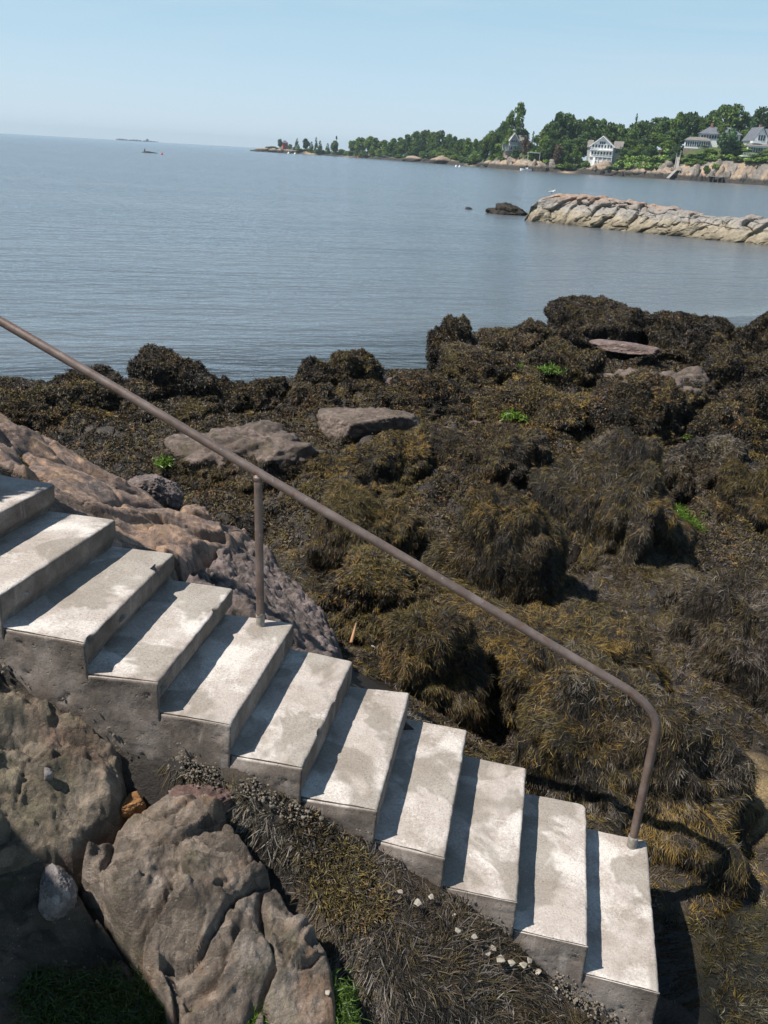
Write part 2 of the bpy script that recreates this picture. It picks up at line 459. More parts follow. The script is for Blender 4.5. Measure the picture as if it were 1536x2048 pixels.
side_pts = [(-1.843, 3.542, 1.889), (-1.699, 3.515, 1.756), (-1.417, 3.463, 1.65), (-1.195, 3.421, 1.455), (-0.858, 3.359, 1.407), (-0.578, 3.307, 1.379),
            (-0.276, 3.25, 1.233), (0.025, 3.194, 1.119), (0.228, 3.156, 0.996), (0.584, 3.09, 0.814), (0.955, 3.021, 0.515), (1.162, 2.982, 0.40), (1.44, 2.93, 0.26)]
_su = [uv_of(a, b)[0] for a, b, c in side_pts]; side_pts = [(a, b, c + .035) for a, b, c in side_pts]; _sz = [c for a, b, c in side_pts]
_su = [-6.0, -2.5] + _su + [_su[-1] + 0.28, _su[-1] + 0.7, 20]; _sz = [4.2, 2.9] + _sz + [-0.08, -0.2, -0.2]
_np = [at(a, b, c) - np.array([0, 0, d]) for a, b, c, d in (
    (760, 1850, .98, 0), (900, 1940, .82, 0), (1050, 2048, .58, 0), (730, 1950, .86, .03), (760, 2100, .7, 0), (1000, 2150, .45, 0), (1200, 2180, .2, 0), (640, 1720, 1.16, .03), (520, 1625, 1.3, .05), (400, 1580, 1.36, .1),
    (270, 1570, 1.38, .12), (250, 1700, 1.34, .5), (400, 1750, 1.31, .5), (520, 1830, 1.2, .5), (420, 1900, 1.12, .5), (600, 1950, 1.0, .5), (400, 2100, .85, .5), (650, 2080, .84, .4), (100, 1480, 1.6, .45), (50, 1620, 1.44, .45), (60, 1900, 1.08, .45), (200, 1950, .98, .45), (50, 2100, .9, .45), (-100, 1800, 1.2, .4), (300, 1640, 1.36, .4), (480, 1690, 1.28, .4), (600, 1840, 1.13, .4))]
_nearf = surface_through(list(_np) + [np.array(q) for q in side_pts] + [np.array([-3.5, 2.5, 1.6]), np.array([0, 0.5, .6]), np.array([-2.5, .5, .9]), np.array([2.2, 2.0, -.2]), np.array([1.7, 2.6, .05])])
def ground(x, y):
    x = np.asarray(x, float); y = np.asarray(y, float)
    s = (17.6 + 0.6 * x - y) * 0.857
    b = np.where(s > 0, np.minimum(0.05 * s, 0.16), np.maximum(0.12 * s, -1.6))
    P = np.column_stack([x, y, np.zeros_like(x)])
    b = b + 0.07 * fbm(P * 0.9, 3) + 0.02 * perlin(P * 4)
    pool = np.exp(-(((x - 2.35) / 0.75) ** 2 + ((y - 3.35) / 1.0) ** 2))
    inl = smoothstep(0.4, 2.0, s)
    cq = np.column_stack([x, y]) / 0.75 + 0.25 * np.column_stack([perlin(P * 1.3), perlin(P * 1.3 + 33)])
    f1, f2, rv, off = worley2(cq)
    f1b, f2b, rvb, offb = worley2(cq * 2.3 + 7)
    b = b + inl * (0.32 * np.clip(1 - (f1 / 0.62) ** 2, 0, 1) * rv[:, 0] + 0.10 * np.clip(1 - (f1b / 0.6) ** 2, 0, 1) * rvb[:, 1]) * (1 - 0.9 * pool)
    b = b - 0.36 * pool
    u, v = uv_of(x, y)
    zr = np.interp(u, _su, _sz)
    zr = zr - np.where(v > 0.95, 0.55 * (v - 0.95), 0) - np.where((v > 0.03) & (v < 0.95), 0.12, 0)
    zn = _nearf(x, y)
    zr = np.where((v < 0) & (u < 3.1) & (u > -2), zn, np.where(v < 0, zr + 0.12 * v, zr))
    zr = zr + 0.04 * perlin(P * 2.2 + 5)
    zr = np.where(v < 6, zr, -9)
    k = 0.08                      # soft maximum
    return np.maximum(b, zr) + 0.0 * k
gx = np.concatenate([np.linspace(-14, -4.2, 50)[:-1], np.linspace(-4.2, 6, 240)[:-1], np.linspace(6, 24, 120)])
gy = np.concatenate([np.linspace(0.3, 9, 230)[:-1], np.linspace(9, 34, 240)])
X, Y = np.meshgrid(gx, gy); xf, yf = X.ravel(), Y.ravel()
gz = ground(xf, yf)
m, t, out = new_mat('shore_ground')
p = t.pos()
c = t.ramp(t.noise(p, 3.2, 6, 0.65), [(0.34, (0.012, 0.009, 0.007)), (0.5, (0.026, 0.019, 0.013)), (0.66, (0.07, 0.05, 0.032))])
sand = at(1500, 1650, -0.02)
dv = t.n('ShaderNodeVectorMath', _operation='DISTANCE', i0=p, i1=tuple(sand)).outputs['Value']
sm = t.ramp(t.math('ADD', dv, t.math('MULTIPLY', t.noise(p, 5, 4), 0.5)), [(0.58, 1.0), (0.82, 0.0)])
sandc = t.ramp(t.noise(p, 60, 4, 0.7), [(0.3, (0.11, 0.075, 0.035)), (0.6, (0.25, 0.175, 0.08)), (0.75, (0.40, 0.31, 0.19))])
c = t.mix(sm, c, sandc)
c = t.mix(1.0, c, t.ramp(t.noise(p, 90, 3, 0.7), [(0.3, 0.55), (0.7, 1.5)]), 'MULTIPLY')
pbsdf(t, out, Base__Color=c, Roughness=0.6, Normal=t.bump(t.noise(p, 30, 8, 0.72), 1.0, 0.02))
beach = mk('ground', np.column_stack([xf, yf, gz]), grid_faces(len(gy), len(gx)), m, smooth=True)
tag(beach, kind='structure')

# ------------------------------------------------------------------ setting: water
m, t, out = new_mat('sea_water')
p = t.pos()
sp = t.n('ShaderNodeSeparateXYZ', Vector=p)
shore = t.math('SUBTRACT', t.math('ADD', t.math('MULTIPLY', sp.outputs[0], 0.514), 15.08), t.math('MULTIPLY', sp.outputs[1], 0.857))
deep = t.math('MULTIPLY', t.math('SUBTRACT', 0.6, shore), 0.16, True)
deep = t.ramp(deep, [(0.0, 0.0), (1.0, 1.0)], 'EASE')
pr = t.mapping(p, (1, 1, 1), (0, 0, math.radians(-14)))
w1 = t.noise(t.mapping(pr, (0.5, 1.5, 1)), 1.0, 3, 0.5, 0.3)
w2 = t.noise(t.mapping(pr, (1.7, 4.6, 1)), 1.0, 4, 0.55, 0.4)
w3 = t.noise(t.mapping(pr, (0.035, 0.12, 1)), 1.0, 3, 0.5)
w0 = t.noise(t.mapping(pr, (0.2, 0.62, 1)), 1.0, 2, 0.5, 0.2)
h = t.math('ADD', t.math('ADD', t.math('ADD', t.math('MULTIPLY', w0, 0.42), t.math('MULTIPLY', w1, 0.36)), t.math('MULTIPLY', w2, 0.15)), t.math('MULTIPLY', w3, 0.8))
nm = t.bump(h, 1.0, 0.46)
tint = t.ramp(t.noise(t.mapping(p, (0.02, 0.10, 1)), 1.0, 3, 0.5), [(0.35, (0.098, 0.114, 0.124)), (0.65, (0.126, 0.140, 0.148))])
body = t.n('ShaderNodeBsdfDiffuse', Color=tint)
clear = t.n('ShaderNodeBsdfTransparent', Color=(0.80, 0.83, 0.76, 1))
under = t.n('ShaderNodeMixShader', Fac=deep, i1=clear.outputs[0], i2=body.outputs[0])
gl = t.n('ShaderNodeBsdfGlossy', Color=(0.95, 0.97, 1, 1), Roughness=0.17, Normal=nm)
fr = t.n('ShaderNodeFresnel', IOR=1.33, Normal=nm)
mx = t.n('ShaderNodeMixShader', Fac=fr.outputs[0], i1=under.outputs[0], i2=gl.outputs[0])
t.t.links.new(mx.outputs[0], out.inputs[0])
wx = np.concatenate([-np.geomspace(5000, 12, 24), np.linspace(-10, 14, 10), np.geomspace(18, 5000, 24)])
wy = np.concatenate([[-20, -5, 0.2], np.linspace(2, 40, 12), np.geomspace(48, 6500, 28)])
X, Y = np.meshgrid(wx, wy)
sea = mk('water', np.column_stack([X.ravel(), Y.ravel(), X.ravel() * 0]), grid_faces(len(wy), len(wx)), m, smooth=True)
tag(sea, kind='structure')

# ------------------------------------------------------------------ concrete stairs
stairs = empty('concrete_staircase', tuple(nose[3][0] * [1, 1, 0] + [0, 0, 0.6]), 'bare grey concrete staircase stepping down over the rocks to the seaweed shore', 'staircase')
def to_local(V, root):
    return V - np.array(root.location)
def step_mesh(k):
    lipa = 0.042 + 0.01 * math.sin(k * 2.1)
    lip0 = 0.042 + 0.01 * math.sin((k - 1) * 2.1)
    prof = []
    for i in (0, 1):
        N = nose[k][i]; Pv = nose[k - 1][i] if (k - 1) in nose else N - RUN * 0.366 + np.array([0, 0, RISE])
        back = Pv - RUN * (lip0 + 0.035); back = np.array([back[0], back[1], N[2]])
        N = N.copy()
        run = N - back; L = np.linalg.norm(run); run /= L
        sl_ = []
        for s in [0, .034, .0355] + list(np.linspace(0.06, L - 0.018, 13)):
            sl_.append((s, 0.004 * (1 - s / L)))
        for a in np.linspace(0.15, 1, 5):
            ang = a * math.pi / 2
            sl_.append((L - 0.018 + 0.018 * math.sin(ang), -0.018 + 0.018 * math.cos(ang)))
        thick = 0.105 if k < 2 else 0.15
        for z in np.linspace(-0.035, -thick, 6):
            sl_.append((L - 0.006 * (-z / thick), z))
        for q in np.linspace(0.25, 1, 4):
            sl_.append((L - 0.006 - (lipa - 0.006) * min(1, q * 1.3), -thick - (RISE - thick) * q))
        for z in np.linspace(-RISE - 0.08, -0.85, 5):
            sl_.append((L - lipa, z))
        sl_ += [(.0355, -.85), (.034, -.85)]
        for z in np.linspace(-0.85, 0, 12)[:-1]:
            sl_.append((0, z))
        prof.append([back + run * a + np.array([0, 0, b]) for a, b in sl_])
    ins_ = np.array([a < .0345 for a, b in sl_]) * 0.006
    prof = np.array(prof)         # 2, n, 3
    prof[0] += WID * ins_[:, None]; prof[1] -= WID * ins_[:, None]
    w = np.linspace(0, 1, 61)
    V = prof[0][None] * (1 - w)[:, None, None] + prof[1][None] * w[:, None, None]
    nw, n = V.shape[:2]
    V = V.reshape(-1, 3)
    # hand-trowelled unevenness; the joints between steps use the same field so they stay closed
    V[:, 2] += 0.0035 * perlin(V * 3.1) + 0.0016 * perlin(V * 14)
    d = 0.004 * perlin(V * 5 + 9) + 0.003 * perlin(V * 21 + 3)
    V += RUN * d[:, None] + WID * (0.006 * perlin(V * 4 + 30) + 0.003 * perlin(V * 17))[:, None]
    chip = np.clip(perlin(V * 9 + 44) - 0.42, 0, 1) * 0.10
    idx = np.arange(len(V)) % n
    edge = ((idx >= 15) & (idx <= 24)).astype(float)
    V -= RUN * (chip * edge)[:, None]; V[:, 2] -= chip * edge * 0.35
    i = np.arange(nw - 1)[:, None] * n; j = np.arange(n)[None, :]; j2 = (j + 1) % n
    F = np.stack([i + j, i + j2, i + n + j2, i + n + j], -1).reshape(-1, 4)[:, ::-1]
    caps = [np.arange(n)[None, :], (np.arange(n)[::-1] + (nw - 1) * n)[None, :]]
    # the near side is a fine grid so that its pits and swells are real
    return V, [F] + caps
for k in range(-4, 9):
    V, F = step_mesh(k)
    o = mk('step', to_local(V, stairs), F, M['concrete'], stairs, smooth=True)
    try:
        o.data.set_sharp_from_angle(angle=math.radians(38))
    except Exception:
        pass

# the rendered near cheek: one skin of cement down the whole side, with its own swells and pits
seg_V, seg_F, nb = [], [], 0
for k in range(-4, 9):
    P0 = nose[k - 1][0] if (k - 1) in nose else nose[k][0] - RUN * .366
    P1 = nose[k][0]
    zt = nose[k][0][2] - 0.005
    ss = np.linspace(0, 1, 30); zz_ = np.arange(-0.12, 4.0, 0.014); zz_ = np.concatenate([[zt], zz_[zz_ < zt - .004][::-1]])
    A_, Z_ = np.meshgrid(ss, zz_, indexing='ij')
    xy = P0[:2] * (1 - A_.ravel()[:, None]) + P1[:2] * A_.ravel()[:, None]
    V = np.column_stack([xy, Z_.ravel()])
    u_, v_ = uv_of(V[:, 0], V[:, 1])
    gl = np.interp(u_, _su, _sz)
    rel = .010 * fbm(V * 2.2, 3) + .004 * fbm(V * 11, 3) - .010 * smoothstep(.45, .6, perlin(V * 26)) + .03 * smoothstep(.25, -.05, V[:, 2] - gl) - .003 * smoothstep(.35, .6, perlin(V * np.array([4, 4, 26])))
    seg_V.append(V - WID * (0.0005 + rel * np.clip((zt - V[:, 2]) / .05, .15, 1))[:, None]); seg_F.append(grid_faces(30, len(zz_)) + nb); nb += len(V)
cheek = mk('side_wall', to_local(np.concatenate(seg_V), stairs), np.concatenate(seg_F), M['concrete'], stairs, smooth=True)
bm = bmesh.new(); bm.from_mesh(cheek.data); bmesh.ops.remove_doubles(bm, verts=bm.verts[:], dist=.0015); bm.to_mesh(cheek.data); bm.free()
cheek.data.polygons.foreach_set('use_smooth', np.ones(len(cheek.data.polygons), bool))
md = cheek.modifiers.new('thickness', 'SOLIDIFY'); md.thickness = 0.007; md.offset = 0

# pipe handrail: sloping rail bent down into the lower post, one upright post
b2 = at(1263, 1692, Z0 - 8 * RISE); 
v = ray(1316, 1440); bend = CP + v * (math.hypot(b2[0], b2[1]) / math.hypot(v[0], v[1]))
b1 = at(521, 1250, Z0 - 2 * RISE)
v = ray(516, 945); t1 = CP + v * (math.hypot(b1[0], b1[1]) / math.hypot(v[0], v[1]))
dd = bend - t1; hn = np.array([dd[1], -dd[0], 0])
v = ray(0, 641); left = CP + v * (((t1 - CP) @ hn) / (v @ hn))
v = ray(1235, 1367); kn = CP + v * (((t1 - CP) @ hn) / (v @ hn))
rail = empty('handrail', (b1[0], b1[1], b1[2]), 'brown metal pipe handrail running down the far side of the concrete stairs', 'handrail')
slope = (kn - left) / np.linalg.norm(kn - left)
top0 = left - slope * 1.6
down = np.array([b2[0], b2[1], b2[2]])
# bend: quadratic blend from the slope to the vertical post
corner_t = np.linspace(0, 1, 14)
p0 = kn; p2 = bend + np.array([0, 0, -0.10]); p2 = np.array([b2[0], b2[1], bend[2] - 0.08])
cx = kn + slope * (((b2 - kn) @ slope) / 1.0) * 0.98
p1 = np.array([b2[0], b2[1], kn[2] + slope[2] * np.linalg.norm((b2 - kn)[:2]) / np.linalg.norm(slope[:2])])
crv = [(1 - a) ** 2 * p0 + 2 * a * (1 - a) * p1 + a * a * p2 for a in corner_t]
path = [top0 + (kn - top0) * a for a in np.linspace(0, 1, 24)[:-1]] + crv + [p2 + (down - p2) * a for a in np.linspace(0, 1, 8)[1:]]
path[-1] = down - np.array([0, 0, 0.02])
path = np.array(path); path[:24] += 0.002 * np.sin(np.arange(24) * 0.8)[:, None] * np.array([0, 0, 1])
V, F = tube(path, 0.0248, 24)
mk('rail', to_local(V, rail), F, M['pipe'], rail, smooth=True)
pth = [b1 + (t1 - b1) * a for a in np.linspace(-0.02, 1, 12)]
V, F = tube(pth, 0.0235, 20)
mk('post', to_local(V, rail), F, M['pipe'], rail, smooth=True)
V, F = tube([t1 - [0, 0, 0.050 - 0.03 * a] for a in np.linspace(0, 1, 4)], [0.0236, 0.0255, 0.0268, 0.0262], 20)
mk('weld', to_local(V, rail), F, M['pipe'], rail, smooth=True)
for q, s in ((b1, 0.0), (b2, 0.0032)):
    th = np.linspace(0, 1, 14)
    V, F = tube([q + [0, 0, -0.012 + 0.09 * a] for a in th], [0.0242 + s + 0.016 * max(0, 1 - a * 6) ** 2 + 0.001 for a in th], 28)
    V[:, :2] += (0.002 * perlin(V * 45))[:, None]
    top_ = np.arange(len(V)) // 28 >= 12
    V[top_, 2] += 0.03 * perlin(V[top_] * 30)
    mk('grout_sleeve', to_local(V, rail), F, M['sleeve'], rail, smooth=True)

# ------------------------------------------------------------------ unseen roofed block beside the viewer, added to throw the foreground shadow
M['timber'] = plain('weathered_timber', (0.23, 0.19, 0.15), 0.8, 0, 0.2, 4, 0.001)
ra, rb = np.array([-4.08, 3.20]), np.array([-1.85, 0.19])
ra = ra + np.array([-.8, -.6]) * .30; rb = rb + np.array([-.8, -.6]) * -.08
rn = np.array([-(rb - ra)[1], (rb - ra)[0]]); rn = -rn / np.linalg.norm(rn)
if rn[0] > 0: rn = -rn
roof = empty('shadow_block', (ra[0] + rn[0], ra[1] + rn[1], 2.0), 'unseen flat-roofed timber block added beside the stairs to cast the foreground shadow', 'shadow_block')
bm = bmesh.new()
qs = [ra, rb, rb + rn * 2.6, ra + rn * 2.6]
lo = [bm.verts.new((q[0], q[1], 4.6)) for q in qs]; hi = [bm.verts.new((q[0], q[1], 4.74)) for q in qs]
bm.faces.new(lo); bm.faces.new(hi[::-1])
for i in range(4):
    bm.faces.new((lo[i], hi[i], hi[(i + 1) % 4], lo[(i + 1) % 4]))
bmesh.ops.recalc_face_normals(bm, faces=bm.faces[:])
for vtx in bm.verts: vtx.co -= roof.location
from_bm('shadow_panel', bm, M['timber'], roof)
bm = bmesh.new()
ws = [ra + rn * .35 + (rb - ra) * .06, rb + rn * .35 - (rb - ra) * .06, rb + rn * 2.4 - (rb - ra) * .06, ra + rn * 2.4 + (rb - ra) * .06]
lo = [bm.verts.new((q[0], q[1], -.3)) for q in ws]; hi = [bm.verts.new((q[0], q[1], 4.597)) for q in ws]
bm.faces.new(lo); bm.faces.new(hi[::-1])
for i in range(4):
    bm.faces.new((lo[i], hi[i], hi[(i + 1) % 4], lo[(i + 1) % 4]))
bmesh.ops.recalc_face_normals(bm, faces=bm.faces[:])
for vtx in bm.verts: vtx.co -= roof.location
from_bm('wall', bm, M['timber'], roof)  # solid body added under the roof to shut out skylight

# ------------------------------------------------------------------ seaweed
PAL = {'k': (0.019, 0.0155, 0.011), 'b': (0.058, 0.041, 0.021), 'o': (0.084, 0.063, 0.020), 'g': (0.165, 0.104, 0.026), 'y': (0.140, 0.119, 0.094), 't': (0.155, 0.092, 0.038), 'p': (0.078, 0.062, 0.053)}
def pick_colours(P, mixw, seed, N=None):
    keys = list(mixw); sc_ = []
    for i, k in enumerate(keys):
        s = math.log(max(mixw[k], 1e-3)) + 2.2 * fbm(P * 1.9 + 13.7 * i + seed, 4) + 0.7 * rng.gumbel(size=len(P))
        if N is not None and k in 'gok': s = s + (1.3 if k != 'k' else -1.3) * (N[:, 2] - .62)   # more gold and olive, less black, where the surface faces up
        sc_.append(s)
    a = np.argmax(np.array(sc_), axis=0)
    c = np.array([PAL[k] for k in keys])[a]
    return c * rng.uniform(0.6, 1.45, len(P))[:, None]
def ribbons(R, N, D, L, Wd, nseg, keep, colr, grav=0.22, wild=0.3, lift=(0.004, 0.028), tipl=1.5):
    """frond ribbons grown from roots R along D, held just off the surface by keep(P, lift)"""
    n = len(R); d = D.copy(); P = R.copy(); pts = [P.copy()]
    lf = rng.uniform(lift[0], lift[1], n)
    bias = rng.normal(size=(n, 3)) * wild * 0.5
    for s in range(nseg):
        d = d + bias + rng.normal(size=(n, 3)) * wild * 0.4; d[:, 2] -= grav
        d /= np.linalg.norm(d, axis=1)[:, None]
        Q = P + d * (L / nseg)[:, None]
        Q = keep(Q, lf * (1.2 - 0.9 * s / nseg))
        e = Q - P; ln = np.linalg.norm(e, axis=1); e /= np.maximum(ln, 1e-6)[:, None]
        Q = P + e * np.minimum(ln, L / nseg * 1.4)[:, None]
        d = e; P = Q; pts.append(P.copy())
    pts = np.stack(pts, 1)        # n, nseg+1, 3
    T = np.gradient(pts, axis=1); T /= np.maximum(np.linalg.norm(T, axis=2), 1e-6)[..., None]
    S = np.cross(T, N[:, None, :] + 0.55 * rng.normal(size=(n, 1, 3)))
    S /= np.maximum(np.linalg.norm(S, axis=2), 1e-6)[..., None]
    pr = np.interp(np.linspace(0, 1, nseg + 1), [0, 0.15, 0.6, 0.88, 1], [0.55, 0.9, 1.0, 0.75, 0.18])
    off = S * (pr[None, :, None] * Wd[:, None, None] * 0.5)
    V = np.stack([pts - off, pts + off], 2).reshape(-1, 3)
    m = nseg + 1
    b = (np.arange(n) * m * 2)[:, None] + (np.arange(nseg) * 2)[None, :]
    b = b.ravel()
    F = np.column_stack([b, b + 1, b + 3, b + 2])
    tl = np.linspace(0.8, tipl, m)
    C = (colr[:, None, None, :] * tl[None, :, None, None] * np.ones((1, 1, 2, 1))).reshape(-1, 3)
    return V, F, C
def sample_tris(V, F, n, w=None):
    a, b, c = V[F[:, 0]], V[F[:, 1]], V[F[:, 2]]
    nr = np.cross(b - a, c - a); ar = np.linalg.norm(nr, axis=1) / 2
    nr /= np.maximum(np.linalg.norm(nr, axis=1), 1e-12)[:, None]
    ww = ar if w is None else ar * w
    tot = ww.sum()
    if tot <= 0 or n <= 0:
        return None
    i = rng.choice(len(F), n, p=ww / tot)
    u = rng.random((n, 2)); fl = u.sum(1) > 1; u[fl] = 1 - u[fl]
    return a[i] + u[:, :1] * (b - a)[i] + u[:, 1:] * (c - a)[i], nr[i]
def start_dirs(R, N, swirl, fan, seed):
    g = np.array([0, 0, -1.0])
    t = g - N * (N @ g)[:, None]
    sw = np.column_stack([perlin(R * 2.6 + seed), perlin(R * 2.6 + seed + 50), perlin(R * 2.6 + seed + 90)])
    t = t * 0.85 + sw * swirl * 1.2 + rng.normal(size=R.shape) * fan
    t = t - N * np.sum(t * N, 1)[:, None]
    t /= np.maximum(np.linalg.norm(t, axis=1), 1e-6)[:, None]
    return t
def clumped(R, N, per, spread):
    """each root becomes a tuft of fronds"""
    k = np.repeat(np.arange(len(R)), per)
    off = rng.normal(size=(len(k), 3)) * spread
    off -= N[k] * np.sum(off * N[k], 1)[:, None]
    return R[k] + off, N[k], k

STYLE = {  # length range, width, segments, cover, fan, swirl, gravity, lift
    'hair': dict(L=(0.035, 0.09), W=0.0026, seg=3, cover=3.1, fan=0.55, swirl=1.3, grav=0.34, lift=(0.001, 0.007), per=5, out=0.04),
    'mop': dict(L=(0.03, 0.07), W=0.0040, seg=3, cover=3.0, fan=0.65, swirl=1.2, grav=0.28, lift=(0.001, 0.012), per=9, out=0.12),
    'tuft': dict(L=(0.03, 0.07), W=0.0075, seg=3, cover=2.8, fan=0.9, swirl=1.0, grav=0.22, lift=(0.002, 0.02), per=8, out=0.4),
}
MIX = {
    'bank': dict(y=.5, p=.5, k=1.6, b=.9, o=.4),
    'greyground': dict(y=.4, p=.5, k=.9, b=1.0, o=.9, g=.3),
    'dark': dict(k=1.0, b=1.0, o=0.7, t=0.18, p=0.3), 'black': dict(k=1.4, b=0.7, o=0.35, t=0.10, p=0.4), 'gold': dict(g=0.6, o=1.1, k=1.0, b=1.0),
    'grey': dict(y=0.8, k=1.0, p=0.6, b=0.8, o=0.45), 'greygold': dict(y=0.6, g=0.6, o=1.0, k=0.9, b=0.8, p=.2), 'olive': dict(o=1.1, g=0.4, k=0.8, b=0.9, t=0.25), 'brown': dict(b=1.0, k=1.2, t=0.35, o=0.5, p=0.3),
}
def cam_hdir(P):
    h = np.array([P[0], P[1], 0.0]); return h / np.linalg.norm(h)
def boulder(label, x0, x1, yt, yb, g=0.08, depth=0.85, style='tuft', mix='dark', bare=None, mat=None, seed=0, nexp=2.5, rough=1.0, cat='boulder', name='boulder', planes=0, sub=None, yaw=None, cover=1.0, h=None, topcut=None, faces=None):
    cx_ = (x0 + x1) / 2
    P = at(cx_, yb, g); hd = cam_hdir(P)
    dep = (P - CP) @ CF
    rx = (x1 - x0) / 2 * dep / FPX; ry = rx * depth
    rx *= 1.08
    A_ = (yb - yt) * dep / FPX
    phi = math.atan2(CAM_H - g, math.hypot(P[0], P[1]) + ry * .6); sp_, cp_ = math.sin(phi), math.cos(phi)
    if ry * sp_ > A_ * 0.46: ry = A_ * 0.46 / sp_
    up_ = A_ - ry * sp_
    rz = math.sqrt(max(up_ ** 2 - (ry * sp_) ** 2, (0.3 * A_) ** 2)) / cp_
    if h is not None: rz = h
    c = P + hd * ry * 0.97
    ztop = g + rz; cz = g + .16 * rz; rz = rz * .84
    c = np.array([c[0], c[1], cz])
    r = np.random.default_rng(seed + 1000); wplanes = 0
    if style and not planes and nexp > 1.9:
        rough *= 1.5; nexp = nexp + r.uniform(.6, 2.4)
        if yaw is None: yaw = r.uniform(-.6, .6)
        wplanes = 9
    ex = np.array([hd[1], -hd[0], 0]); ya = r.uniform(-0.3, 0.3) if yaw is None else yaw
    ex, ey = ex * math.cos(ya) + hd * math.sin(ya), -ex * math.sin(ya) + hd * math.cos(ya)
    B = np.array([ex, ey, [0, 0, 1.0]])
    dims = np.array([rx * 0.97, ry, rz])
    sd = r.uniform(0, 60, 3)
    pl = None
    if planes:
        pn = r.normal(size=(planes, 3)); pn[:, 2] = np.abs(pn[:, 2]) * 0.9 + 0.1; pn /= np.linalg.norm(pn, axis=1)[:, None]
        ph = r.uniform(0.55, 0.9, planes)
        if faces:
            pn = np.array([f[0] for f in faces], float); pn /= np.linalg.norm(pn, axis=1)[:, None]; ph = np.array([f[1] for f in faces])
        if topcut is not None:
            pn[0] = topcut / np.linalg.norm(topcut); ph[0] = 0.8
        pl = (pn, ph)
    if wplanes:                   # blocky stone under the weed
        pn = r.normal(size=(wplanes, 3)); pn[:, 2] = np.abs(pn[:, 2]) * .8; pn[0] = (r.uniform(-.25, .25), r.uniform(-.3, .1), 1)
        pn /= np.linalg.norm(pn, axis=1)[:, None]; ph = r.uniform(.84, 1.1, wplanes); ph[0] = r.uniform(.9, 1.0)
        pl = (pn, ph)
    if wplanes: dims = dims * np.array([1.08, 1.08, 1.1])
    scl = rx
    def rad(d):
        k = (np.abs(d) ** nexp).sum(1) ** (-1.0 / nexp)
        if pl is not None:
            dn = d @ pl[0].T
            kk = np.where(dn > 1e-3, pl[1][None] / np.maximum(dn, 1e-3), 9).min(1)
            k = np.minimum(k, kk)
        k = k * (1 + rough * (0.20 * perlin(d * 1.5 + sd) + 0.13 * perlin(d * 3.2 + sd * 2) + 0.075 * perlin(d * 7 + sd) + 0.03 * perlin(d * 15 + sd)))
        return k
    far_ = dep
    sub = sub or (6 if dep < 6 else 5)
    D0, F0 = ico(sub)
    rr = rad(D0)
    if bare is not None or (style is None and dep > 5): sub = 6; D0, F0 = ico(6); rr = rad(D0)
    fine = 0.02 * fbm(D0 * 14 * max(0.6, scl) + sd, 4, 0.6) * (1.6 if bare is None else 2.2) / max(scl, 0.25) * 0.6
    if bare is not None: fine = fine - .035 * np.abs(fbm(D0 * 5 * max(.7, scl) + sd, 5, .6)) / max(scl, .4)
    V = c + (D0 * (rr + fine)[:, None] * dims * np.where(D0[:, 2:3] < 0, np.array([1, 1, 1.6]), 1)) @ B
    base = (c[0], c[1], max(g, -0.05))
    matl = mat or M['weedrock']
    o = mk(name, V - base, F0, matl, None, smooth=(pl is None))
    o.location = base
    if pl is not None:
        o.data.polygons.foreach_set('use_smooth', np.ones(len(F0), bool))
    tag(o, label, cat)
    if style:
        st = STYLE[style]
        zrel = (V[F0].mean(1)[:, 2] - g) / (ztop - g)
        w = (zrel > -0.12).astype(float)
        cen = V[F0].mean(1)
        if bare is not None:
            lim = bare + 0.16 * fbm(cen * 2.6 + seed, 3)
            w *= (zrel < lim)
        # only sides that the open shore shows
        a = np.cross(V[F0[:, 1]] - V[F0[:, 0]], V[F0[:, 2]] - V[F0[:, 0]]); ar = np.linalg.norm(a, axis=1) / 2
        area = (ar * w).sum()
        wd = st['W'] * (1.0 if dep < 9 else 1.0 + (dep - 9) * 0.05)
        cnt = int(st['cover'] * cover * area / (np.mean(st['L']) * wd))
        cnt = min(cnt, 75000)
        sm = sample_tris(V, F0, max(1, cnt // st['per']), w)
        if sm is not None and cnt > 20:
            R, N = sm
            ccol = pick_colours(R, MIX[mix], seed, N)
            D = start_dirs(R, N, st['swirl'], st['fan'] * 0.8, seed)
            R, N, k = clumped(R, N, st['per'], 0.012 if style != 'tuft' else 0.02)
            D = D[k] + rng.normal(size=R.shape) * st['fan'] * 0.6 + N * rng.uniform(0, st['out'], len(R))[:, None]
            D /= np.linalg.norm(D, axis=1)[:, None]
            colr = ccol[k] * rng.uniform(0.75, 1.3, len(R))[:, None]
            Bi = B.T
            def keep(Q, lf):
                q = ((Q - c) @ Bi) / dims
                dn = q[:, 2] < 0; q[dn, 2] /= 1.6
                rho = np.linalg.norm(q, axis=1); d = q / np.maximum(rho, 1e-6)[:, None]
                tgt = rad(d) + lf / scl
                ins = rho < tgt
                q2 = d * tgt[:, None]; q2[dn, 2] *= 1.6
                Z = c + (q2 * dims) @ B
                Q = np.where(ins[:, None], Z, Q)
                gl = ground(Q[:, 0], Q[:, 1]) + 0.006 + lf * 0.5
                Q[:, 2] = np.maximum(Q[:, 2], gl)
                return Q
            L = rng.uniform(*st['L'], len(R)); W_ = wd * rng.uniform(0.7, 1.35, len(R))
            VV, FF, CC = ribbons(R, N, D, L, W_, st['seg'], keep, colr, grav=st['grav'], wild=st['fan'] * 0.55, lift=st['lift'])
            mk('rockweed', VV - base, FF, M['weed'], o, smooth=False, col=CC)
    return o

B_ = boulder
